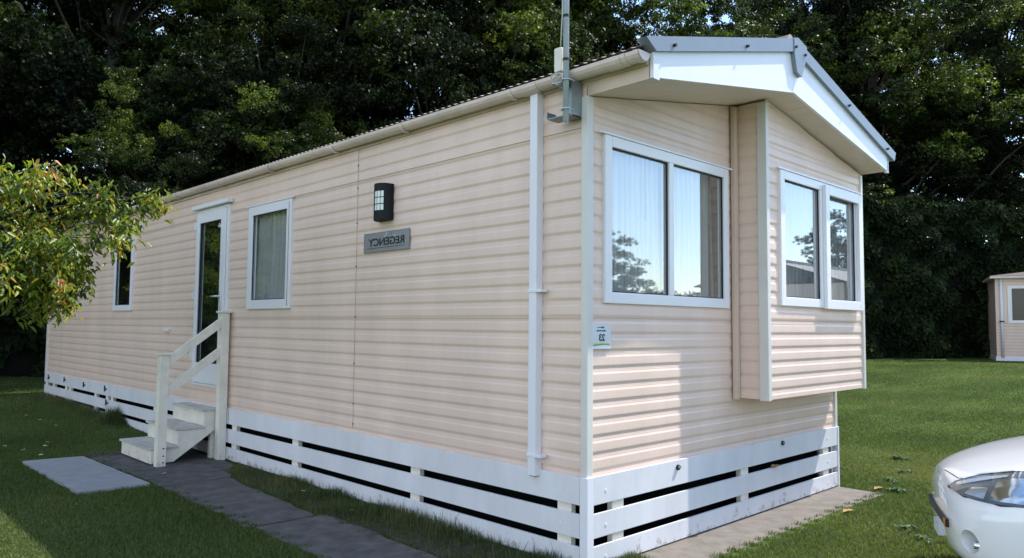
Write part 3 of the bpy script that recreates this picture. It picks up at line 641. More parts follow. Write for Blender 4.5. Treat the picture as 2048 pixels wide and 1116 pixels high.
# conifer hedges
def hedge(pts, H, name, label, n, thick=1.1):
    global RNG
    RNG = np.random.default_rng(len(pts)+n); P = []; N = []
    seg = [(np.array(a), np.array(c)) for a, c in zip(pts, pts[1:])]; tot = sum(np.linalg.norm(c-a) for a, c in seg)
    for a, c in seg:
        L = np.linalg.norm(c-a); k = int(n*L/tot); t = RNG.random(k); d = (c-a)/L; nn = np.array([-d[1], d[0]])
        if nn @ (np.array([-3.75, -3.15])-a) < 0: nn = -nn
        base = a+np.outer(t, c-a); z = RNG.random(k)*H; s = t*L
        bulge = thick*(.72+.28*np.sin(s*2.1+1.3*np.sin(s*.7)))*(1-.55*(z/H)**2)+.22*np.sin(z*3.1+s*1.7)+.18*np.sin(z*6.3-s*3.9)
        side = np.where(RNG.random(k) < .82, 1, -1); off = side*bulge*(.82+.2*RNG.random(k)); topm = RNG.random(k) < .12
        off = np.where(topm, RNG.uniform(-1, 1, k)*.6, off); z = np.where(topm, H*(.93+.1*np.sin(s*2.3)), z)
        xy = base+nn*off[:, None]; P.append(np.c_[xy, z+gh(xy[:, 0], xy[:, 1])])
        N.append(np.c_[nn*side[:, None]*.8, np.full(k, .5)]+RNG.normal(size=(k, 3))*.45)
    P = np.concatenate(P); N = np.concatenate(N)
    me = leaf_mesh(name, P, N, RNG.uniform(.10, .23, len(P)), .6, CON, .5)
    e = empty(name, (float(P[:, 0].mean()), float(P[:, 1].mean()), 0)); tag(e, label, 'hedge')
    o = link('foliage', me, e)
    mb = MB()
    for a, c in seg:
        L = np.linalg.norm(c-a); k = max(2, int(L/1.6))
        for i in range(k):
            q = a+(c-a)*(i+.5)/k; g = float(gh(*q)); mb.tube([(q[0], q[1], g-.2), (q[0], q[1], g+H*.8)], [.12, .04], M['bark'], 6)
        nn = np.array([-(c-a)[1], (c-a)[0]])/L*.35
        mb.prism([(*(a-nn), -.2), (*(c-nn), -.2), (*(c+nn), -.2), (*(a+nn), -.2)], (0, 0, H*.82), M['dark'])  # black block painted in for the shade inside the foliage
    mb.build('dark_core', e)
hedge([(-12, 21.8), (-5, 20.2), (2, 18.9), (9, 15.9)], 4.2, 'conifer_hedge', 'black-green hedge closing the lawn beyond the far left end of the home', 42000)
hedge([(9.6, 15.5), (16, 12.0), (24, 8.4), (29.5, 5.6), (38, -1)], 5.9, 'conifer_hedge', 'tall dark conifer hedge across the sunny lawn right of the bay', 165000)

hedge([(2, -30), (14, -29), (27, -26), (40, -22)], 3.6, 'conifer_hedge', 'roadside hedge mirrored low in the front window', 22000)
# young tree with copper tips at the left
yt = tag(empty('young_tree', (-3.35, 5.35, 0)), 'young tree with drooping green leaves and orange copper tips at the left', 'tree')
RNG = np.random.default_rng(5); rd = random.Random(5)
TB = Vector((-3.35, 5.35, -.1)); top = Vector((-3.15, 5.3, 2.6))
MB().tube([TB, (-3.33, 5.34, .6), (-3.26, 5.33, 1.3), (-3.2, 5.3, 2.0), top], [.075, .065, .055, .045, .03], M['bark'], 10).build('trunk', yt, True)
lb = MB(); P = []; N = []; D = []
ends = []
for k in range(92):
    a = rd.uniform(0, 6.28); ph = rd.uniform(-.65, 1); rr = rd.uniform(.62, 1.0)
    ends.append(Vector((-3.15+1.24*rr*math.cos(a)*math.sqrt(1-min(1, abs(ph))**2*.7), 5.2+1.15*rr*math.sin(a), 2.38+.74*ph*rr)))
ends += [Vector((rd.uniform(-2.6, -1.85), rd.uniform(4.5, 5.3), rd.uniform(1.85, 2.4))) for _ in range(26)]
ends += [Vector(e) for e in ((-1.55, 4.9, 2.62), (-1.35, 4.85, 2.70), (-1.18, 4.75, 2.78), (-1.14, 4.7, 2.82), (-1.35, 5.0, 2.45), (-1.55, 4.6, 2.35), (-1.78, 4.8, 2.1), (-1.85, 4.9, 1.95), (-1.75, 4.9, 2.3), (-1.7, 5.0, 2.6), (-1.95, 4.7, 1.8), (-1.7, 5.1, 2.2), (-2.1, 5., 1.7), (-1.72, 5.0, 2.05), (-1.45, 4.7, 2.55), (-1.6, 4.8, 2.72), (-2.2, 4.4, 2.9), (-1.95, 4.75, 2.95), (-1.62, 4.75, 2.85))]
for e in ends:
    s = Vector((-3.25, 5.32, rd.uniform(1.1, 2.3))); s = s.lerp(top, .25); mid = s.lerp(e, .5)+Vector((0, 0, rd.uniform(.1, .35)))
    pts = [s, s.lerp(mid, .5)+Vector((0, 0, .06)), mid, mid.lerp(e, .5)+Vector((0, 0, .05)), e, e+(e-mid).normalized()*.12+Vector((0, 0, -.09))]
    lb.tube(pts, [.016, .013, .010, .007, .005, .002], M['bark'], 5, False)
    nl = rd.randint(95, 135)
    for q in range(nl):
        t = rd.uniform(.60, 1)**.8*4.9; i = min(4, int(t)); p = pts[i].lerp(pts[i+1], t-i)
        off = Vector((rd.gauss(0, .058), rd.gauss(0, .058), rd.gauss(-.03, .06)))
        P.append(p+off); N.append((rd.gauss(0, .6)+.25, rd.gauss(0, .6)-.1, rd.gauss(.75, .4)))
lb.build('branches', yt, True)
P = np.array([tuple(p) for p in P]); N = np.array(N)
# two-quad leaves, folded along the midrib
n = len(P); Nn = unit(N); T = unit(np.cross(Nn, RNG.normal(size=(n, 3)))); T[:, 2] = T[:, 2]*.5-.55; T = unit(T); B = unit(np.cross(Nn, T)); Nn = np.cross(T, B)
L = RNG.uniform(.040, .090, (n, 1)); Wd = L*.20; cup = Nn*Wd*.55
V = np.stack([P, P+T*L*.35+B*Wd+cup, P+T*L*.75+B*Wd*.7+cup*.6-np.array([0, 0, .1])*L, P+T*L-np.array([0, 0, .25])*L, P+T*L*.75-B*Wd*.7+cup*.6-np.array([0, 0, .1])*L, P+T*L*.35-B*Wd+cup], 1).reshape(-1, 3)
k = np.arange(n)*6; F = np.concatenate([np.stack([k, k+1, k+2, k+3], 1), np.stack([k, k+3, k+4, k+5], 1)])
link('crown', npmesh('crown', V, F, [MAPLE], False), yt)

# ------------------------------------------------------------------ grass
CX, CY = -3.753, -3.155
def blades(P, h, w, lean, m, name):
    n = len(P); a = RNG.uniform(0, 6.28, n); d = np.stack([np.cos(a), np.sin(a), np.zeros(n)], 1); s = np.stack([-np.sin(a), np.cos(a), np.zeros(n)], 1)
    h = h[:, None]; w = w[:, None]; up = np.array([0, 0, 1.]); le = lean*RNG.random((n, 1))
    V = np.stack([P-s*w, P+s*w, P+up*h*.6+d*h*le*.4+s*w*.6, P+up*h*.6+d*h*le*.4-s*w*.6, P+up*h+d*h*le], 1).reshape(-1, 3)
    k = np.arange(n)*5; F = np.concatenate([np.stack([k, k+1, k+2], 1), np.stack([k, k+2, k+3], 1), np.stack([k+3, k+2, k+4], 1)])
    return npmesh(name, V, F, [m])
def onpaved(x, y):
    j = .03*np.sin(x*31+y*17)+.02*np.sin(y*43)
    j = j*2.2; a = (x > -1.09+j) & (x < -.54+j*.8+.02*y) & (y < 4.3); b_ = (x > -1.10+j*2) & (x < 0) & (y >= 4.3+j) & (y < 8.4+j*4-1.2*np.clip(-x-.4, 0, 1)) & ~((y > 6.5) & (RNG.random(len(x)) < .25)); b_ &= ~((y < 5) & (x > -.42+(y-4.3)*.6))
    c = (x > -1.76+j) & (x < -1.1) & (y > 4.48+j) & (y < 6.5+j*.6); e = (x > .6+j*3) & (x < 3.80) & (y > -.44+j) & (y <= 0); e |= (x > 0+j) & (x <= .6+j*3) & (y > -.08-.55*x+j) & (y <= 0)
    inside = (x > -.035) & (x < W+.02) & (y > -.035) & (y < LEN+.05)
    return a | b_ | c | e | inside
def scatter(n, rmin, rmax, a0, a1):
    r = np.exp(RNG.uniform(math.log(rmin), math.log(rmax), n)); a = RNG.uniform(a0, a1, n)
    return CX+r*np.sin(a), CY+r*np.cos(a), r
RNG = np.random.default_rng(77)
x, y, r = scatter(900000, 3.4, 30, .09, 1.50)
keep = ~onpaved(x, y) & ~((x > 0) & (x < W) & (y > 0) & (y < LEN)); 
den = np.clip(1.0*(r/7)**.35, 0, 1); keep &= RNG.random(len(x)) < den
hid = (x > -.02) & (y > 0) & (y < 14) & (x < W+.5*y); keep &= ~hid
# nothing where the strip of rough grass stands
rough = (x > -.50) & (x < 0) & (y > .2) & (y < 4.6); keep &= ~(rough & (RNG.random(len(x)) < .6))
x, y, r = x[keep], y[keep], r[keep]
hgt = RNG.uniform(.014, .034, len(x))*(1+.35*np.sin(x*1.9)*np.sin(y*1.3+1)); wid = RNG.uniform(.0012, .0026, len(x))*(1+r/9)
tag(link('lawn_grass', blades(np.c_[x, y, gh(x, y)], hgt, wid, 1.0, GR, 'lawn_grass')), 'short mown green lawn grass around the home and across to the hedge', 'grass', kind='stuff')
# rough unmown strip against the skirting
n = 26000; y = RNG.uniform(.12, 4.75, n); x = -.02-.50*RNG.random(n)**1.5*(1-.35*sstep(3.6, 4.7, y)); q = RNG.random(n)
clump = .5+.5*np.sin(y*5.3+2*np.sin(y*2.1)+x*6)
h_ = (.025+.085*clump*RNG.random(n)**1.4+.07*(RNG.random(n) < .03))*(1-.35*sstep(2.6, 4.6, y))*(1.15-.9*np.clip(-x, 0, .5))
P = np.c_[x, y, np.zeros(n)]
n2 = 2600; y2 = RNG.normal(9.0, .28, n2); x2 = -.03-np.abs(RNG.normal(0, .10, n2)); P2 = np.c_[x2, y2, gh(x2, y2)]; h2 = RNG.uniform(.05, .30, n2)*np.exp(-((y2-9.05)/.35)**2)
n3 = 5000; y3 = RNG.uniform(9.3, 13.6, n3); x3 = -.03-np.abs(RNG.normal(0, .10, n3)); P3 = np.c_[x3, y3, gh(x3, y3)]; h3 = RNG.uniform(.03, .13, n3)
n4 = 2500; y4 = -.03-np.abs(RNG.normal(0, .10, n4)); x4 = RNG.uniform(-.1, .45, n4); P4 = np.c_[x4, y4-.0, np.zeros(n4)]; h4 = RNG.uniform(.02, .07, n4)
P = np.concatenate([P, P2, P3, P4]); h_ = np.concatenate([h_, h2, h3, h4])
tag(link('rough_grass', blades(P, h_, RNG.uniform(.0012, .0028, len(P)), .8, LONG, 'rough_grass')), 'rough unmown grass growing up against the white skirting boards', 'grass', kind='stuff')
# weeds
def weed_mesh(seed, n=16, r=.10):
    g = np.random.default_rng(seed); V = []; F = []
    for i in range(n):
        a = g.uniform(0, 6.28); L = r*g.uniform(.6, 1.2); w = L*.16; c, s = math.cos(a), math.sin(a); k = len(V); lift = g.uniform(.2, .9)*L
        V += [(0, 0, .0), (c*L*.5-s*w, s*L*.5+c*w, lift*.7), (c*L, s*L, lift*.5), (c*L*.5+s*w, s*L*.5-c*w, lift*.7)]; F.append([k, k+1, k+2, k+3])
    return npmesh('leaves', np.array(V), np.array(F), [WEED])
WP = [weed_mesh(1), weed_mesh(2, 22, .13)]
WS = [(3.95, -.55, 1.0, 1, 'dark leafy weed right at the outer corner of the concrete base'), (4.45, -.35, .9, 0, 'leafy weed on the lawn just past the base corner'), (4.1, -1.0, .8, 1, 'leafy weed on the sunny grass in front of the base corner'),
      (5.1, -.2, .9, 0, 'small weed between the base corner and the far lawn'), (5.9, .1, 1, 1, 'broad weed patch on the lawn right of the skirting end'), (5.6, -.9, .8, 0, 'weed on the lawn above the car headlight'),
      (2.6, -1.05, .9, 1, 'dark weed on the grass at the bottom, below the concrete base'), (2.35, -1.3, .8, 0, 'ragged weed at the bottom edge beside the car bumper'), (6.6, -.6, 1, 1, 'weed farther out on the lawn behind the car'),
      (4.8, .35, .8, 0, 'weed close to the right end of the skirting boards')]
for x, y, s, p, lab in WS:
    e = empty('lawn_weed', (x, y, float(gh(x, y))), x*3); e.scale = (s*.62,)*3; tag(e, lab, 'weed', 'leafy weeds in the sunny lawn')
    for dx, dy, pz in ((0, 0, p), (.11, .05, 1-p), (-.09, .08, p)):
        o = bpy.data.objects.new('rosette', WP[pz].copy() if False else WP[pz]); COL.objects.link(o); o.parent = e; o.location = (dx, dy, 0); o.rotation_euler = (0, 0, dx*40)
# daisies
dm = MB(); 
for i in range(9):
    a = i*.698; c, s = math.cos(a), math.sin(a); dm.add([(0, 0, .036), (c*.016-s*.004, s*.016+c*.004, .038), (c*.018, s*.018, .036), (c*.016+s*.004, s*.016-c*.004, .038)], [(0, 1, 2, 3)], M['daisy'])
dm.tube([(0, 0, 0), (0, 0, .037)], .0012, WEED, 5); dm.tube([(0, 0, .036), (0, 0, .040)], .005, M['daisyc'], 6)
D0 = None
for i, (x, y) in enumerate(((-1.30, 7.6), (-1.38, 7.35), (-1.75, 7.6), (-1.62, 7.2), (-.95, 9.6), (-1.0, 10.2), (-.9, 8.95), (-1.9, 8.3), (-2.0, 7.4), (-.9, 4.75), (-1.55, 6.75), (-.34, 2.2), (-.28, 3.1))):
    if D0 is None: D0 = dm.build('daisy'); o = D0
    else: o = D0.copy(); COL.objects.link(o)
    s = 1.25; o.scale = (s, s, s); o.location = (x, y, float(gh(x, y))); o.rotation_euler = (.2*math.sin(i), .25*math.cos(i*2), i)
    tag(o, 'tiny white daisy dotted in the shaded grass left of the home', 'daisy', 'daisies in the shaded grass')
# dead leaves lying by the base
for i, (x, y, z, lab) in enumerate(((2.45, -.038, .362, 'dry tan leaf lodged in the gap between the front skirting boards'), (3.9, -.35, .02, 'dry orange leaf litter at the outer base corner'), (2.75, -.52, .022, 'dry orange leaf on the edge of the concrete base'))):
    mb = MB(); mb.add([(x-.06, y, z), (x-.01, y-.03, z+.012), (x+.07, y-.01, z+.006), (x+.0, y+.02, z+.016)], [(0, 1, 2, 3)], M['orange']); mb.add([(x+.02, y-.02, z+.002), (x+.06, y-.05, z+.01), (x+.10, y-.02, z), (x+.07, y+.01, z+.01)], [(0, 1, 2, 3)], M['orange'])
    tag(mb.build('dead_leaf'), lab, 'dead leaf')

# ------------------------------------------------------------------ small chalet far right
def T(o, d, w, u, v, z): return (o[0]+d[0]*u+w[0]*v, o[1]+d[1]*u+w[1]*v, z)
ch = tag(empty('chalet', (28.5, 2.9, .5)), 'small beige chalet in tree shade at the far right edge of the lawn', 'chalet')
d_ = (.31, -.951); w_ = (.951, .31); O = (26.62, 3.86)
tc_ = lambda u, v, z: T(O, d_, w_, u, v, z)
def obox(mb, u0, u1, v0, v1, z0, z1, m): mb.prism([tc_(u0, v0, z0), tc_(u1, v0, z0), tc_(u1, v1, z0), tc_(u0, v1, z0)], (0, 0, z1-z0), m); return mb
mb = MB(); obox(mb, 0, .36, 0, 3.2, .62, 3.35, M['siding']); obox(mb, 1.22, 6, 0, 3.2, .62, 3.35, M['siding']); obox(mb, .36, 1.22, 0, 3.2, .62, 1.85, M['siding']); obox(mb, .36, 1.22, 0, 3.2, 3.05, 3.35, M['siding'])
for k in range(24): obox(mb, .02, 5.98, -.008, -.001, .70+.11*k, .712+.11*k, M['seam']) if not (1.80 < .7+.11*k < 3.08) else obox(mb, 1.3, 5.98, -.008, -.001, .70+.11*k, .712+.11*k, M['seam'])
mb.build('wall', ch)
obox(MB(), -.03, 6.03, -.03, 3.23, .44, .64, M['white']).build('plinth', ch)
mb = MB(); obox(mb, -.16, 6.25, -.2, 3.4, 3.352, 3.44, M['gutter']); rf = mb.build('gutter', ch)
mb = MB()
P0 = [tc_(-.18, -.22, 3.441), tc_(6.3, -.22, 3.441), tc_(6.3, 3.5, 3.441), tc_(-.18, 3.5, 3.441), tc_(1.5, 1.6, 3.72), tc_(4.6, 1.6, 3.72)]
mb.add(P0, [(0, 1, 5, 4), (1, 2, 5), (2, 3, 4, 5), (3, 0, 4), (0, 3, 2, 1)], mat('dark tiles', (.07, .055, .05), .6, var=.5, vscale=14)); mb.build('roof', ch)
mb = MB(); mb.tube([tc_(.17, -.05, .62), tc_(.17, -.05, 3.35)], .045, M['white'], 10); dpc = mb.build('downpipe', ch, True)
obox(MB(), .10, .24, -.11, -.002, 1.84, 1.88, M['lamp']).build('pipe_clip', dpc)
mb = MB()
for a in ((.46, 1.12, 1.80, 1.90), (.46, 1.12, 3.00, 3.10), (.36, .48, 1.80, 3.10), (1.10, 1.22, 1.80, 3.10)):
    obox(mb, a[0], a[1], -.03 if a[2]-a[3] > -.3 else -.034, .06, a[2], a[3], M['frame'])
wn = mb.build('window', ch); obox(MB(), .48, 1.10, .02, .03, 1.90, 3.00, M['dglass']).build('pane', wn); obox(MB(), .48, 1.10, .20, .22, 1.88, 3.02, M['dark']).build('dark_panel', wn)  # plain black panel set behind the pane
# neighbouring home across the road, seen mirrored in the bay
nb = tag(empty('neighbour_home', (23, -8, 0)), 'pale neighbouring mobile home with grey tiles, mirrored in the bay window', 'mobile home')
MB().box((17.6, -10.0, .5), (31.8, -6.0, 2.85), M['siding']).build('wall', nb)
mb = MB(); vs = []
for i in range(177):
    x_ = 17.4+.08*i; dz = .018*math.sin(i*1.9)
    vs += [(x_, -5.8, 2.86+dz), (x_, -6.9, 3.21+dz), (x_, -8.0, 3.56+dz), (x_, -10.2, 2.86+dz)]
mb.add(vs, [(4*i+k, 4*i+4+k, 4*i+5+k, 4*i+1+k) for i in range(176) for k in (0, 1, 2)], mat('grey tiles', (.22, .22, .22), .6, var=.4, vscale=4)); mb.build('roof', nb)
MB().box((17.3, -8.06, 3.56), (31.7, -7.94, 3.64), M['white']).build('ridge_tile', nb)
MB().box((17.3, -5.8, 2.74), (31.9, -5.7, 2.86), M['white']).build('gutter', nb)
for u in (19, 22.5, 26):
    fo = MB().box((u, -5.99, 1.5), (u+1.5, -5.92, 2.5), M['frame']).build('window', nb); MB().box((u+.1, -5.918, 1.6), (u+1.4, -5.91, 2.4), M['lamp']).build('pane', fo)
MB().box((17.6, -5.99, .0), (31.8, -5.95, .5), M['white']).build('skirting_board', nb)
# ------------------------------------------------------------------ white hatchback, nose towards the home
HD = Vector((-.40, .9165, 0)); SDv = Vector((-.9165, -.40, 0)); NO = Vector((1.47, -1.60, 0))
def cw(u, v, z): return NO-HD*u+SDv*v+Vector((0, 0, z))
car = tag(empty('parked_car', tuple(cw(2, 0, 0))), 'front corner of a white hatchback parked at the bottom right', 'car')
ST = [ # u, half width, z bottom, z mid(widest), z shoulder, shoulder half width, z top, top half width
 (.00, .40, .30, .46, .58, .34, .62, .20), (.06, .58, .24, .46, .62, .50, .685, .30), (.16, .69, .20, .47, .66, .61, .735, .38), (.30, .765, .18, .48, .705, .69, .785, .46), (.50, .815, .17, .50, .75, .745, .845, .52),
 (.80, .845, .17, .52, .80, .775, .905, .56), (1.10, .855, .17, .55, .86, .79, .955, .60), (1.30, .86, .17, .55, .90, .79, 1.01, .66), (1.65, .86, .17, .55, .93, .79, 1.22, .60), (2.0, .86, .17, .55, .94, .79, 1.40, .54), (2.4, .86, .17, .55, .95, .79, 1.46, .55),
 (3.0, .86, .17, .55, .96, .78, 1.46, .54), (3.5, .84, .19, .55, .96, .76, 1.37, .50), (3.8, .79, .24, .55, .94, .70, 1.15, .46), (3.95, .66, .32, .55, .85, .58, .95, .40)]
vs = []; ring = 0
for (u, hw, zb, zm, zs, sw, zt, tw) in ST:
    half = [(0, zb), (hw*.80, zb), (hw*.97, zb+.07), (hw, zm), (hw*.985, zs-.07), (sw, zs+.01), (tw+(sw-tw)*.35, zt-(zt-zs)*.16), (tw, zt), (tw*.5, zt+.012), (0, zt+.018)]
    full = half+[(-a, z) for a, z in half[-2:0:-1]]; ring = len(full); vs += [tuple(cw(u, a, z)) for a, z in full]
fs = [(i*ring+k, i*ring+(k+1) % ring, (i+1)*ring+(k+1) % ring, (i+1)*ring+k) for i in range(len(ST)-1) for k in range(ring)]+[tuple(range(ring))[::-1], tuple(range((len(ST)-1)*ring, len(ST)*ring))]
mb = MB(); mb.add(vs, fs, M['paint']); tmp = mb.build('tmp')
tmp.modifiers.new('s', 'SUBSURF').levels = 2; tmp.modifiers['s'].render_levels = 2
cut = MB()
for u in (.68, 3.15): cut.tube([tuple(cw(u, 1.2, .30)), tuple(cw(u, .58, .30))], .345, M['blackp'], 40); cut.tube([tuple(cw(u, -.58, .30)), tuple(cw(u, -1.2, .30))], .345, M['blackp'], 40)
cut.tube([tuple(cw(-.2, .655, .395)), tuple(cw(.34, .505, .395))], .062, M['blackp'], 28)
cu = cut.build('cut'); bo = tmp.modifiers.new('b', 'BOOLEAN'); bo.operation = 'DIFFERENCE'; bo.object = cu; bo.solver = 'EXACT'
bpy.context.view_layer.update()
me = bpy.data.meshes.new_from_object(tmp.evaluated_get(bpy.context.evaluated_depsgraph_get())); 
for ob in (tmp, cu): bpy.data.objects.remove(ob)
me.materials.clear(); me.materials.append(M['paint']); me.materials.append(M['blackp'])
me.polygons.foreach_set('use_smooth', [True]*len(me.polygons)); body = link('body', me, car)
try: me.set_sharp_from_angle(angle=math.radians(38))
except Exception: pass
bmx = bmesh.new(); bmx.from_mesh(me); bvh = BVHTree.FromBMesh(bmx)
def project(u, v, z, dirn, off):
    p = cw(u, v, z); d = (HD*dirn[0]+SDv*dirn[1]+Vector((0, 0, dirn[2]))).normalized()
    h, nrm, _, _ = bvh.ray_cast(p+d*1.0, -d)
    if h is None: return None
    if nrm.dot(d) < 0: nrm = -nrm
    return h+nrm*off
def patch(poly, dirn, off, m, name, parent, res=26, inner=None):
    """fill a polygon given as (t, z) on a plane through the corner, laid on the body"""
    ax = Vector((-dirn[1], dirn[0]))   # horizontal axis (HD,SD) across dirn
    def P3(t, z, o): 
        c = (-.25, .55); hu = c[0]+ax.x*t; sv_ = c[1]+ax.y*t
        return project(-hu, sv_, z, (dirn[0], dirn[1], 0), o)
    bm2 = bmesh.new(); f = bm2.faces.new([bm2.verts.new((t, z, 0)) for t, z in poly])
    bmesh.ops.triangulate(bm2, faces=[f]); bmesh.ops.subdivide_edges(bm2, edges=bm2.edges[:], cuts=5, use_grid_fill=True)
    V_ = []; ok = True
    for v in bm2.verts:
        q = P3(v.co.x, v.co.y, off); V_.append(tuple(q) if q is not None else None)
    idx = {v: i for i, v in enumerate(bm2.verts)}; F_ = [[idx[v] for v in f.verts] for f in bm2.faces if all(V_[idx[v]] is not None for v in f.verts)]
    V_ = [q or (0, 0, 0) for q in V_]; mb = MB(); mb.add(V_, F_, m); bm2.free(); return mb.build(name, parent, True), P3
DQ = (.6, .8)
hp = [(-.33, .632), (-.17, .620), (.05, .622), (.22, .640), (.38, .69), (.52, .765), (.58, .82), (.40, .815), (.20, .80), (.02, .775), (-.14, .733), (-.28, .672)]
for sgn in (1,):
    hl, P3 = patch(hp, DQ, .003, M['lampblack'], 'headlight', car)
    for poly, m_, nm in (([(-.17, .636), (-.04, .634), (-.04, .690), (-.14, .672)], M['reflector'], 'indicator_reflector'), ([(-.01, .636), (.16, .645), (.18, .765), (.06, .75), (-.01, .72)], M['reflector'], 'lamp_reflector'),
                          ([(.20, .655), (.33, .685), (.42, .78), (.22, .775)], M['reflector'], 'lamp_reflector'), ([(-.25, .660), (-.10, .712), (.02, .750), (.02, .760), (-.13, .722), (-.27, .668)], M['chrome'], 'lamp_strip')):
        patch(poly, DQ, .007, m_, nm, hl)
    patch(hp, DQ, .016, M['clens'], 'lens', hl)
    sm = MB(); pts = [P3(t, z, .004) for t, z in hp+[hp[0]]]; pts = [p for p in pts if p is not None]; sm.tube(pts, .0045, M['rubber'], 6, False); sm.build('seal', hl)
# bonnet shut line and bumper joint
def line(pts, r, m, name, dirn=(.3, .4, 1), off=-.001):
    q = []
    for (u0, v0, z0), (u1, v1, z1) in zip(pts, pts[1:]):
        for i in range(8):
            t = i/8; p = project(u0+(u1-u0)*t, v0+(v1-v0)*t, z0+(z1-z0)*t, dirn, off)
            if p is not None: q.append(p)
    if len(q) > 1: MB().tube(q, r, m, 6, False).build(name, car, True)
line([(.20, .52, .74), (.42, .62, .79), (.8, .72, .86), (1.25, .74, .95)], .0035, M['rubber'], 'bonnet_gap')
line([(.06, .0, .66), (.08, .3, .68), (.16, .52, .72)], .003, M['rubber'], 'bonnet_gap', (.6, 0, 1))
# fog lamp in its recess
mb = MB(); c0, c1 = cw(.115, .62, .395), cw(.24, .56, .395); c0, c1 = cw(.10, .575, .375), cw(.20, .55, .375); mb.tube([c0, c0.lerp(c1, .3), c1], [.018, .030, .034], M['reflector'], 20); mb.tube([c0.lerp(c1, .9), c1], .05, M['lampblack'], 20); mb.build('fog_lamp', car, True)
# number plate and amber marker on the nose
def cbox(mb, u0, u1, v0, v1, z0, z1, m): mb.prism([cw(u0, v0, z0), cw(u1, v0, z0), cw(u1, v1, z0), cw(u0, v1, z0)], (0, 0, z1-z0), m); return mb
cbox(MB(), -.008, .03, -.10, .10, .30, .37, M['signw']).build('number_plate', car)
cbox(MB(), -.003, .03, -.36, .36, .412, .458, M['blackp']).build('grille', car)
mb = MB(); q = [project(.04, .50+.02*k, .46, (1, .25, 0), .004) for k in range(3)]; 
cbox(mb, -.008, -.0042, .31, .357, .414, .456, M['amber']); mb.build('marker_light', car)
for sg_ in (1, -1):
    for u in (.68, 3.15):
        a, c = cw(u, sg_*.83, .30), cw(u, sg_*.64, .30); mb = MB(); mb.tube([a, a.lerp(c, .12), a.lerp(c, .88), c], [.285, .305, .305, .285], M['tyre'], 40); wh = mb.build('wheel', car, True)
        mb = MB(); mb.tube([cw(u, sg_*.835, .30), cw(u, sg_*.80, .30)], [.195, .20], M['lampblack'], 30)
        for k in range(7):
            t = k*.8976; c_, s_ = math.cos(t), math.sin(t); p0, p1 = cw(u+.03*c_, sg_*.84, .30+.03*s_), cw(u+.19*c_, sg_*.842, .30+.19*s_); mb.tube([p0, p1], [.028, .018], M['alloy'], 6)
        mb.build('rim', wh)
        mb = MB(); mb.tube([cw(u, sg_*.62, .30), cw(u, sg_*.60, .30)], .34, M['blackp'], 30); mb.build('arch_liner', car)
for v0 in (1, -1):
    for poly in ([(1.62, .97), (2.10, .97), (2.10, 1.34), (1.98, 1.34)], [(2.14, .97), (2.95, .98), (2.95, 1.36), (2.14, 1.36)]):
        V_ = [project(u, v0*.7, z, (0, v0*1., .15), .004) for u, z in poly]
        if all(V_): mb = MB(); mb.add(V_, [(0, 1, 2, 3)], M['lamp']); mb.build('side_window', car)
V_ = [project(u, v, z, (.8, 0, 1), .006) for u, v, z in ((1.33, .60, 1.0), (1.28, 0, 1.0), (1.33, -.60, 1.0), (1.88, -.50, 1.36), (1.86, 0, 1.37), (1.88, .50, 1.36))]
if all(V_): mb = MB(); mb.add(V_, [(0, 1, 4, 5), (1, 2, 3, 4)], M['lamp']); mb.build('windscreen', car)
bmx.free()
# ------------------------------------------------------------------ light and sky
sv = Vector((2.67, -1.0, 3.84)).normalized()
sd = bpy.data.lights.new('sun', 'SUN'); sd.energy = 2.75; sd.angle = math.radians(.6); sd.color = (1, .955, .88)
so = bpy.data.objects.new('sun', sd); COL.objects.link(so); so.rotation_euler = sv.to_track_quat('Z', 'Y').to_euler(); so.location = (20, -10, 30)
w = bpy.data.worlds.new('World'); scn.world = w; w.use_nodes = True; nt = w.node_tree; bg = nt.nodes['Background']
sk = nt.nodes.new('ShaderNodeTexSky'); sk.sky_type = 'NISHITA'; sk.sun_disc = False
sk.sun_elevation = math.asin(sv.z); sk.sun_rotation = math.atan2(sv.x, sv.y); sk.air_density = 1.0; sk.dust_density = .25; sk.ozone_density = 1.2
tc = nt.nodes.new('ShaderNodeTexCoord'); sp = nt.nodes.new('ShaderNodeSeparateXYZ'); nt.links.new(tc.outputs['Generated'], sp.inputs[0])
zz = nt.nodes.new('ShaderNodeMath'); zz.operation = 'ADD'; zz.inputs[1].default_value = .12; nt.links.new(sp.outputs['Z'], zz.inputs[0])
dv = nt.nodes.new('ShaderNodeVectorMath'); dv.operation = 'DIVIDE'; nt.links.new(tc.outputs['Generated'], dv.inputs[0])
cb = nt.nodes.new('ShaderNodeCombineXYZ')
for i in range(3): nt.links.new(zz.outputs[0], cb.inputs[i])
nt.links.new(cb.outputs[0], dv.inputs[1])
nz = nt.nodes.new('ShaderNodeTexNoise'); nz.inputs['Scale'].default_value = .9; nz.inputs['Detail'].default_value = 8; nz.inputs['Roughness'].default_value = .55; nz.inputs['Distortion'].default_value = .3
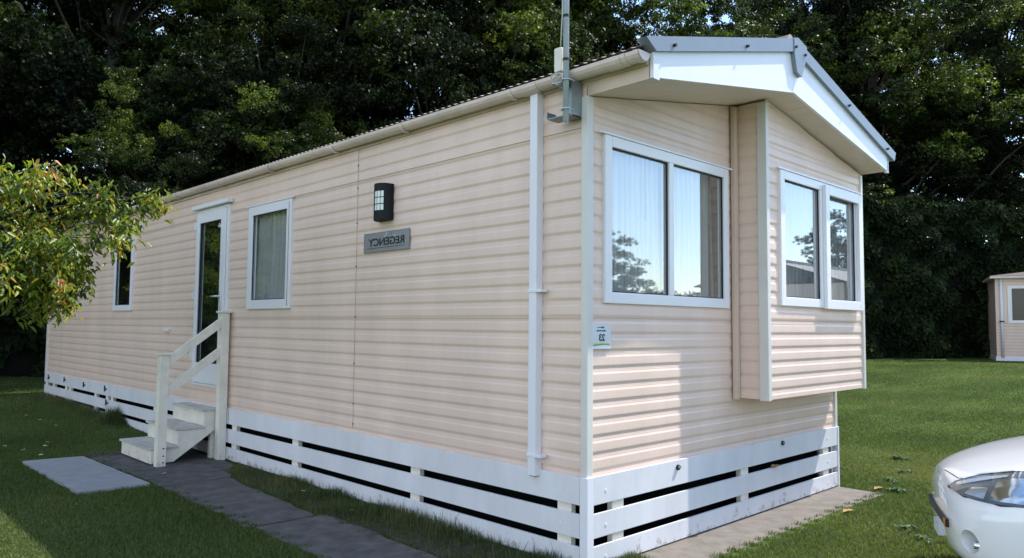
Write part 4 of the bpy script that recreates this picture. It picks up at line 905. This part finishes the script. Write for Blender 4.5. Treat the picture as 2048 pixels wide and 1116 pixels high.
nt.links.new(dv.outputs[0], nz.inputs['Vector'])
cr = nt.nodes.new('ShaderNodeValToRGB'); cr.color_ramp.elements[0].position = .52; cr.color_ramp.elements[0].color = (0, 0, 0, 1); cr.color_ramp.elements[1].position = .68; cr.color_ramp.elements[1].color = (.75, .75, .75, 1)
dt = nt.nodes.new('ShaderNodeVectorMath'); dt.operation = 'DOT_PRODUCT'; dt.inputs[1].default_value = (-.98, .0, .2); nt.links.new(tc.outputs['Generated'], dt.inputs[0])
ad = nt.nodes.new('ShaderNodeMath'); ad.operation = 'MULTIPLY_ADD'; ad.inputs[1].default_value = .15; nt.links.new(dt.outputs['Value'], ad.inputs[0]); nt.links.new(nz.outputs['Fac'], ad.inputs[2])  # unseen cloud bank added on the left to brighten the side wall
nt.links.new(ad.outputs[0], cr.inputs[0])
mx = nt.nodes.new('ShaderNodeMix'); mx.data_type = 'RGBA'; mx.inputs['B'].default_value = (6.3, 6.6, 7.1, 1)
nt.links.new(cr.outputs[0], mx.inputs['Factor']); nt.links.new(sk.outputs[0], mx.inputs['A']); nt.links.new(mx.outputs['Result'], bg.inputs[0])
bg.inputs[1].default_value = .14
# ------------------------------------------------------------------ camera
cd = bpy.data.cameras.new('camera'); cam = bpy.data.objects.new('camera', cd); COL.objects.link(cam); scn.camera = cam
Fv = Vector((.69606005, .71525873, .06249278)); Rv = Vector((.71624601, -.69779205, .00882699)); Uv = Rv.cross(Fv)
mw = Matrix((( Rv.x, Uv.x, -Fv.x, CX), (Rv.y, Uv.y, -Fv.y, CY), (Rv.z, Uv.z, -Fv.z, 1.55), (0, 0, 0, 1))); cam.matrix_world = mw
cd.sensor_width = 36; cd.lens = 1502.68/2048*36; cd.clip_start = .05; cd.clip_end = 2000
scn.view_settings.view_transform = 'Standard'; scn.view_settings.look = 'None'; scn.view_settings.gamma = 1; scn.view_settings.exposure = 1.22
scn.cycles.max_bounces = 8; scn.cycles.transparent_max_bounces = 16; scn.cycles.diffuse_bounces = 4; scn.cycles.glossy_bounces = 4
